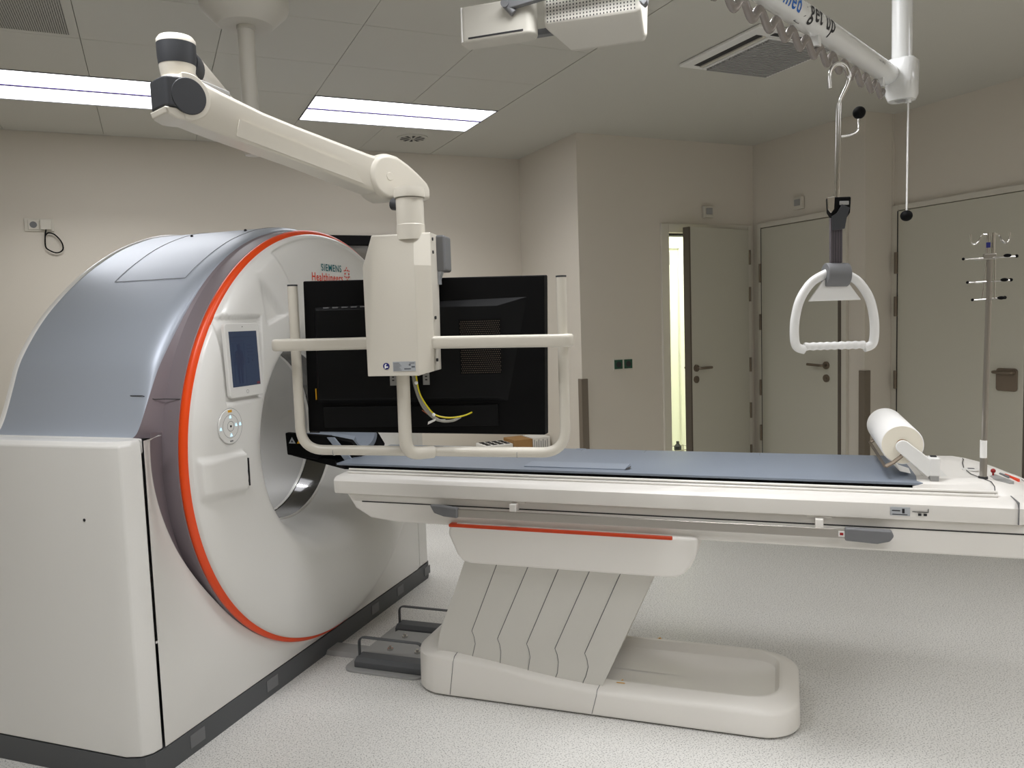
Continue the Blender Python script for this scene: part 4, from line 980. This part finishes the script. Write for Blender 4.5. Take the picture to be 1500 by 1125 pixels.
part('perforated_box', ca, G().loft([[(-.735+(.062 if z < 2.36 else 0), y, z) for y, z in [(2.535, 2.52), (2.535, 2.400), (2.545, 2.385), (2.59, 2.335), (2.64, 2.345), (2.68, 2.52)]], [(-.725+(.062 if z < 2.36 else 0), y, z) for y, z in [(2.525, 2.52), (2.525, 2.392), (2.540, 2.375), (2.60, 2.318), (2.66, 2.335), (2.70, 2.52)]], [(-.432, y, z) for y, z in [(2.525, 2.52), (2.525, 2.385), (2.540, 2.370), (2.60, 2.318), (2.66, 2.335), (2.70, 2.52)]], [(-.420, y, z) for y, z in [(2.535, 2.52), (2.535, 2.395), (2.545, 2.382), (2.59, 2.332), (2.64, 2.345), (2.68, 2.52)]]]), 'dull', bevel=.006, angle=25, label='white box with a grid of small holes')
g = G()
for a in range(27):
    for b in range(11):
        x = -.72+a*.0108; z = 2.394+b*.0105
        g.add([(x-.0019, 2.5245, z-.0026), (x+.0019, 2.5245, z-.0026), (x+.0019, 2.5245, z+.0026), (x-.0019, 2.5245, z+.0026)], [(0, 1, 2, 3)])
part('perforation', ca, g, 'dark', kind='stuff')
part('swing_arm', ca, G().prism([(-.858, 2.462), (-.845, 2.443), (-.83, 2.437), (-.72, 2.449), (-.40, 2.470), (-.40, 2.492), (-.72, 2.475), (-.845, 2.470)], 1, 2.475, 2.497), 'mgrey', bevel=.004)
part('arm_pivot', ca, G().cyl((-.845, 2.470, 2.455), (-.845, 2.5, 2.455), .014, n=20).tube([(-.845, 2.485, 2.452), (-.822, 2.49, 2.425)], .012, n=12), 'mgrey')
part('link_bar', ca, G().box(-.79, -.71, 2.60, 2.63, 2.385, 2.405), 'mgrey', bevel=.003)
part('bracket', ca, G().prism([(-.42, 2.40), (-.405, 2.385), (-.395, 2.395), (-.39, 2.52), (-.42, 2.52)], 1, 2.49, 2.52), 'mgrey', bevel=.003)
part('ceiling_mount', ca, G().cyl((-.62, 2.62, 2.50), (-.62, 2.62, CZ), .03, n=24).box(-.70, -.40, 2.48, 2.70, 2.515, 2.54), 'mgrey', bevel=.003)

# ================================================================ PATIENT LIFT RAIL
BX, BY, BZ = 2.272, 1.884, 2.187
h = Vector((math.sin(math.radians(66)), math.cos(math.radians(66)), 0)); hs = Vector((h.y, -h.x, 0))
RZ = 2.200
st = Vector((2.223, 1.882, RZ)); en = st-h*1.50
li = thing('lift_rail', 'glossy white tube rail on ceiling posts with a wavy grip strip beneath', 'lift rail', WORLD, (BX, BY, CZ))
part('ceiling_post', li, G().cyl((BX+.012, BY-.006, CZ), (BX+.012, BY-.006, 2.21), .031, n=40), 'lift')
ep = en+h*.03
part('ceiling_post', li, G().cyl((ep.x, ep.y, CZ), (ep.x, ep.y, 2.21), .031, n=40), 'lift')
part('rail_tube', li, G().tube([st+h*.02, en], .032, n=40, up=(0, 0, 1)), 'lift')
# squarish end block
g = G(); c = Vector((BX+.012, BY-.006, 0))
def rot_rect(c, a, b, r, z): return [tuple(c+hs*y+h*x+Vector((0, 0, z))) for x, y in rrect(-a, a, -b, b, r, 6)]
part('end_block', li, G().loft([rot_rect(c, .036, .040, .028, 2.118), rot_rect(c, .044, .046, .03, 2.135), rot_rect(c, .046, .048, .03, 2.24), rot_rect(c, .040, .042, .03, 2.248)]), 'lift', angle=50)
c2 = Vector((ep.x, ep.y, 0))
part('end_block', li, G().loft([rot_rect(c2, .036, .040, .028, 2.118), rot_rect(c2, .044, .046, .03, 2.135), rot_rect(c2, .046, .048, .03, 2.24), rot_rect(c2, .040, .042, .03, 2.248)]), 'lift', angle=50)
part('block_label', li, G().loft([rot_rect(c, .020, .018, .004, 2.1172), rot_rect(c, .020, .018, .004, 2.1178)]), 'lgrey')
# wavy strip
rings = []
n = 260; t0, t1 = .045, 1.42
for k in range(n+1):
    t = t0+(t1-t0)*k/n; ph_ = 2*PI*t/.094
    z = RZ-.066+.0155*math.sin(ph_); p = st-h*t
    sl = .0155*math.cos(ph_)*2*PI/.094
    nx = Vector((0, 0, 1))+h*sl; nx.normalize()
    c = Vector((p.x, p.y, z))
    rings.append([*[tuple(c+hs*.0085*math.cos(q)+nx*.012*math.sin(q)) for q in [2*PI*j/12 for j in range(12)]]])
part('wavy_grip_strip', li, G().loft(rings), 'wave', angle=80, label='translucent grey wavy plastic strip')
for t in (.075, .62, 1.14):
    p = st-h*t
    part('strip_bracket', li, G().loft([[tuple(p+h*x+hs*y+Vector((0, 0, z))) for x, y in ((-.010, -.012), (.010, -.012), (.010, .012), (-.010, .012))] for z in (-.056, -.025)]), 'lift', bevel=.002)
# lettering wrapped on the tube
def wrap(body, t_start, width, height, phi0, m, name='lettering'):
    # text runs along +h, seen from the camera side (-hs... side), height follows the circumference
    g = text_geo(body, (0, 0, 0), (1, 0, 0), (0, 1, 0), width, height, 0)
    vs = []
    for x, y, z in g.v:
        p = st-h*t_start+h*x; a = phi0+y/.0326
        # a = 0 faces the camera side, grows upward
        q = p+(hs*math.cos(a)+Vector((0, 0, 1))*math.sin(a))*.0330
        vs.append(tuple(q))
    g.v = vs; part(name, li, g, m)
wrap('get up', .735, .170, .058, -1.05, 'ink')
wrap('omed', .93, .135, .040, -.72, 'blueprint')
wrap('max. 150 kg', .190, .055, .007, -.25, 'ink')
g = G(); tri = [(0, 0), (.035, .0), (.035, .034)]
vs = []
def wp(x, y, t_start=.785, phi0=-1.35, R=.0328):
    p = st-h*t_start+h*x; a = phi0+y/.0326
    return tuple(p+(hs*math.cos(a)+Vector((0, 0, 1))*math.sin(a))*R)
g.tube([wp(0, 0), wp(.03, .0), wp(.028, .046)], .0008, n=5); g.tube([wp(0, 0), wp(.028, .025)], .0008, n=5)
part('logo_triangle', li, g, 'ink')
# pull cord
part('cord_collar', li, G().cyl((2.289, 1.857, 2.122), (2.289, 1.857, 2.106), .009, n=16), 'lift')
part('pull_cord', li, G().cyl((2.289, 1.857, 2.11), (2.272, 1.846, 1.755), .0028, n=10), 'handle')
part('cord_ball', li, G().ball((2.270, 1.845, 1.742), .019, 24, 16, (1, 1, .92)), 'black', label='black ball on the pull cord')

# trapeze handle hanging from the strip
HF = frame((1.765, 1.655, 0), -.427)
hd = thing('trapeze_handle', 'white triangular pull handle on a dark strap hanging from a chrome hook', 'pull handle', HF, (0, 0, 2.10))
def hpx(x, z, y=0): return (x, y, z)
part('hook', hd, G().tube(curve([(-.024, 0, 2.052), (-.023, 0, 2.090), (-.012, 0, 2.112), (.006, 0, 2.118), (.022, 0, 2.108), (.030, 0, 2.085), (.026, 0, 2.062), (.008, 0, 2.025), (.003, 0, 2.004)]), .0062, n=12), 'chrome')
part('rod', hd, G().cyl((.003, 0, 2.012), (-.004, 0, 1.752), .0078, n=20), 'chrome')
part('lever', hd, G().tube(curve([(.006, 0, 1.922), (.035, 0, 1.926), (.055, 0, 1.938), (.058, 0, 1.970)]), .0035, n=10), 'chrome')
part('lever_ball', hd, G().ball((.058, 0, 1.985), .017, 24, 16), 'black', label='black ball knob')
part('buckle', hd, G().prism([(-.030, 1.756), (.032, 1.756), (.030, 1.712), (.018, 1.695), (-.012, 1.690), (-.028, 1.715)], 1, -.012, .014), 'black', bevel=.004)
part('buckle_plate', hd, G().prism([(-.036, 1.754), (-.016, 1.757), (-.018, 1.722), (-.026, 1.712), (-.034, 1.722)], 1, -.018, -.0125), 'chrome', bevel=.001)
part('buckle_slide', hd, G().box(-.002, .024, -.016, -.0122, 1.733, 1.744), 'lgrey', bevel=.003)
part('strap_lock', hd, G().prism([(-.024, 1.703), (-.010, 1.712), (.004, 1.735), (.026, 1.725), (.018, 1.70), (.012, 1.668), (-.022, 1.664)], 1, -.018, -.013), 'dgrey', bevel=.002)
part('strap', hd, G().box(-.0225, .010, -.006, .006, 1.575, 1.70), 'strap', bevel=.001, label='dark woven strap')
for k in range(4): part('strap_stripe', hd, G().box(-.0175+k*.0070, -.0145+k*.0070, -.0067, -.0058, 1.575, 1.665), 'strap2')
part('sleeve', hd, G().cyl((-.037, .0, 1.543), (.027, -.0, 1.541), .033, n=36), 'mgrey', bevel=.003, label='grey rubber sleeve')
outer = [(-.020, 1.548), (-.066, 1.524), (-.100, 1.478), (-.115, 1.425), (-.118, 1.375), (-.111, 1.344), (-.087, 1.334)]
mir = -.012
left = outer; right = [(2*mir*0+(-a)-.0, b) for a, b in outer]
cxh = -.010
pathL = curve([(cxh+(a+.0)*.96, 0, b) for a, b in outer], 8)
pathR = curve([(cxh-(a+.0)*.96, 0, b) for a, b in outer], 8)
g = G()
for P_ in (pathL, pathR): g.tube(P_, .0125, n=16, up=(0, 1, 0), flat=1.0)
part('grip_frame', hd, g, 'handle', angle=60)
part('web', hd, G().prism([(cxh-.030, 1.53), (cxh+.030, 1.53), (cxh+.052, 1.50), (cxh+.074, 1.470), (cxh-.074, 1.470), (cxh-.052, 1.50)], 1, -.004, .004), 'handle', bevel=.002)
pts = [(cxh-.085+.170*k/68, 0, 1.343) for k in range(69)]
part('grip_bar', hd, G().tube(pts, [.0108+.0009*math.sin(2*PI*k/68*8.5) for k in range(69)], n=18), 'handle', label='ribbed white grip bar')

# ------------------------------------------------ shading of normals kept; done
bpy.context.view_layer.update()
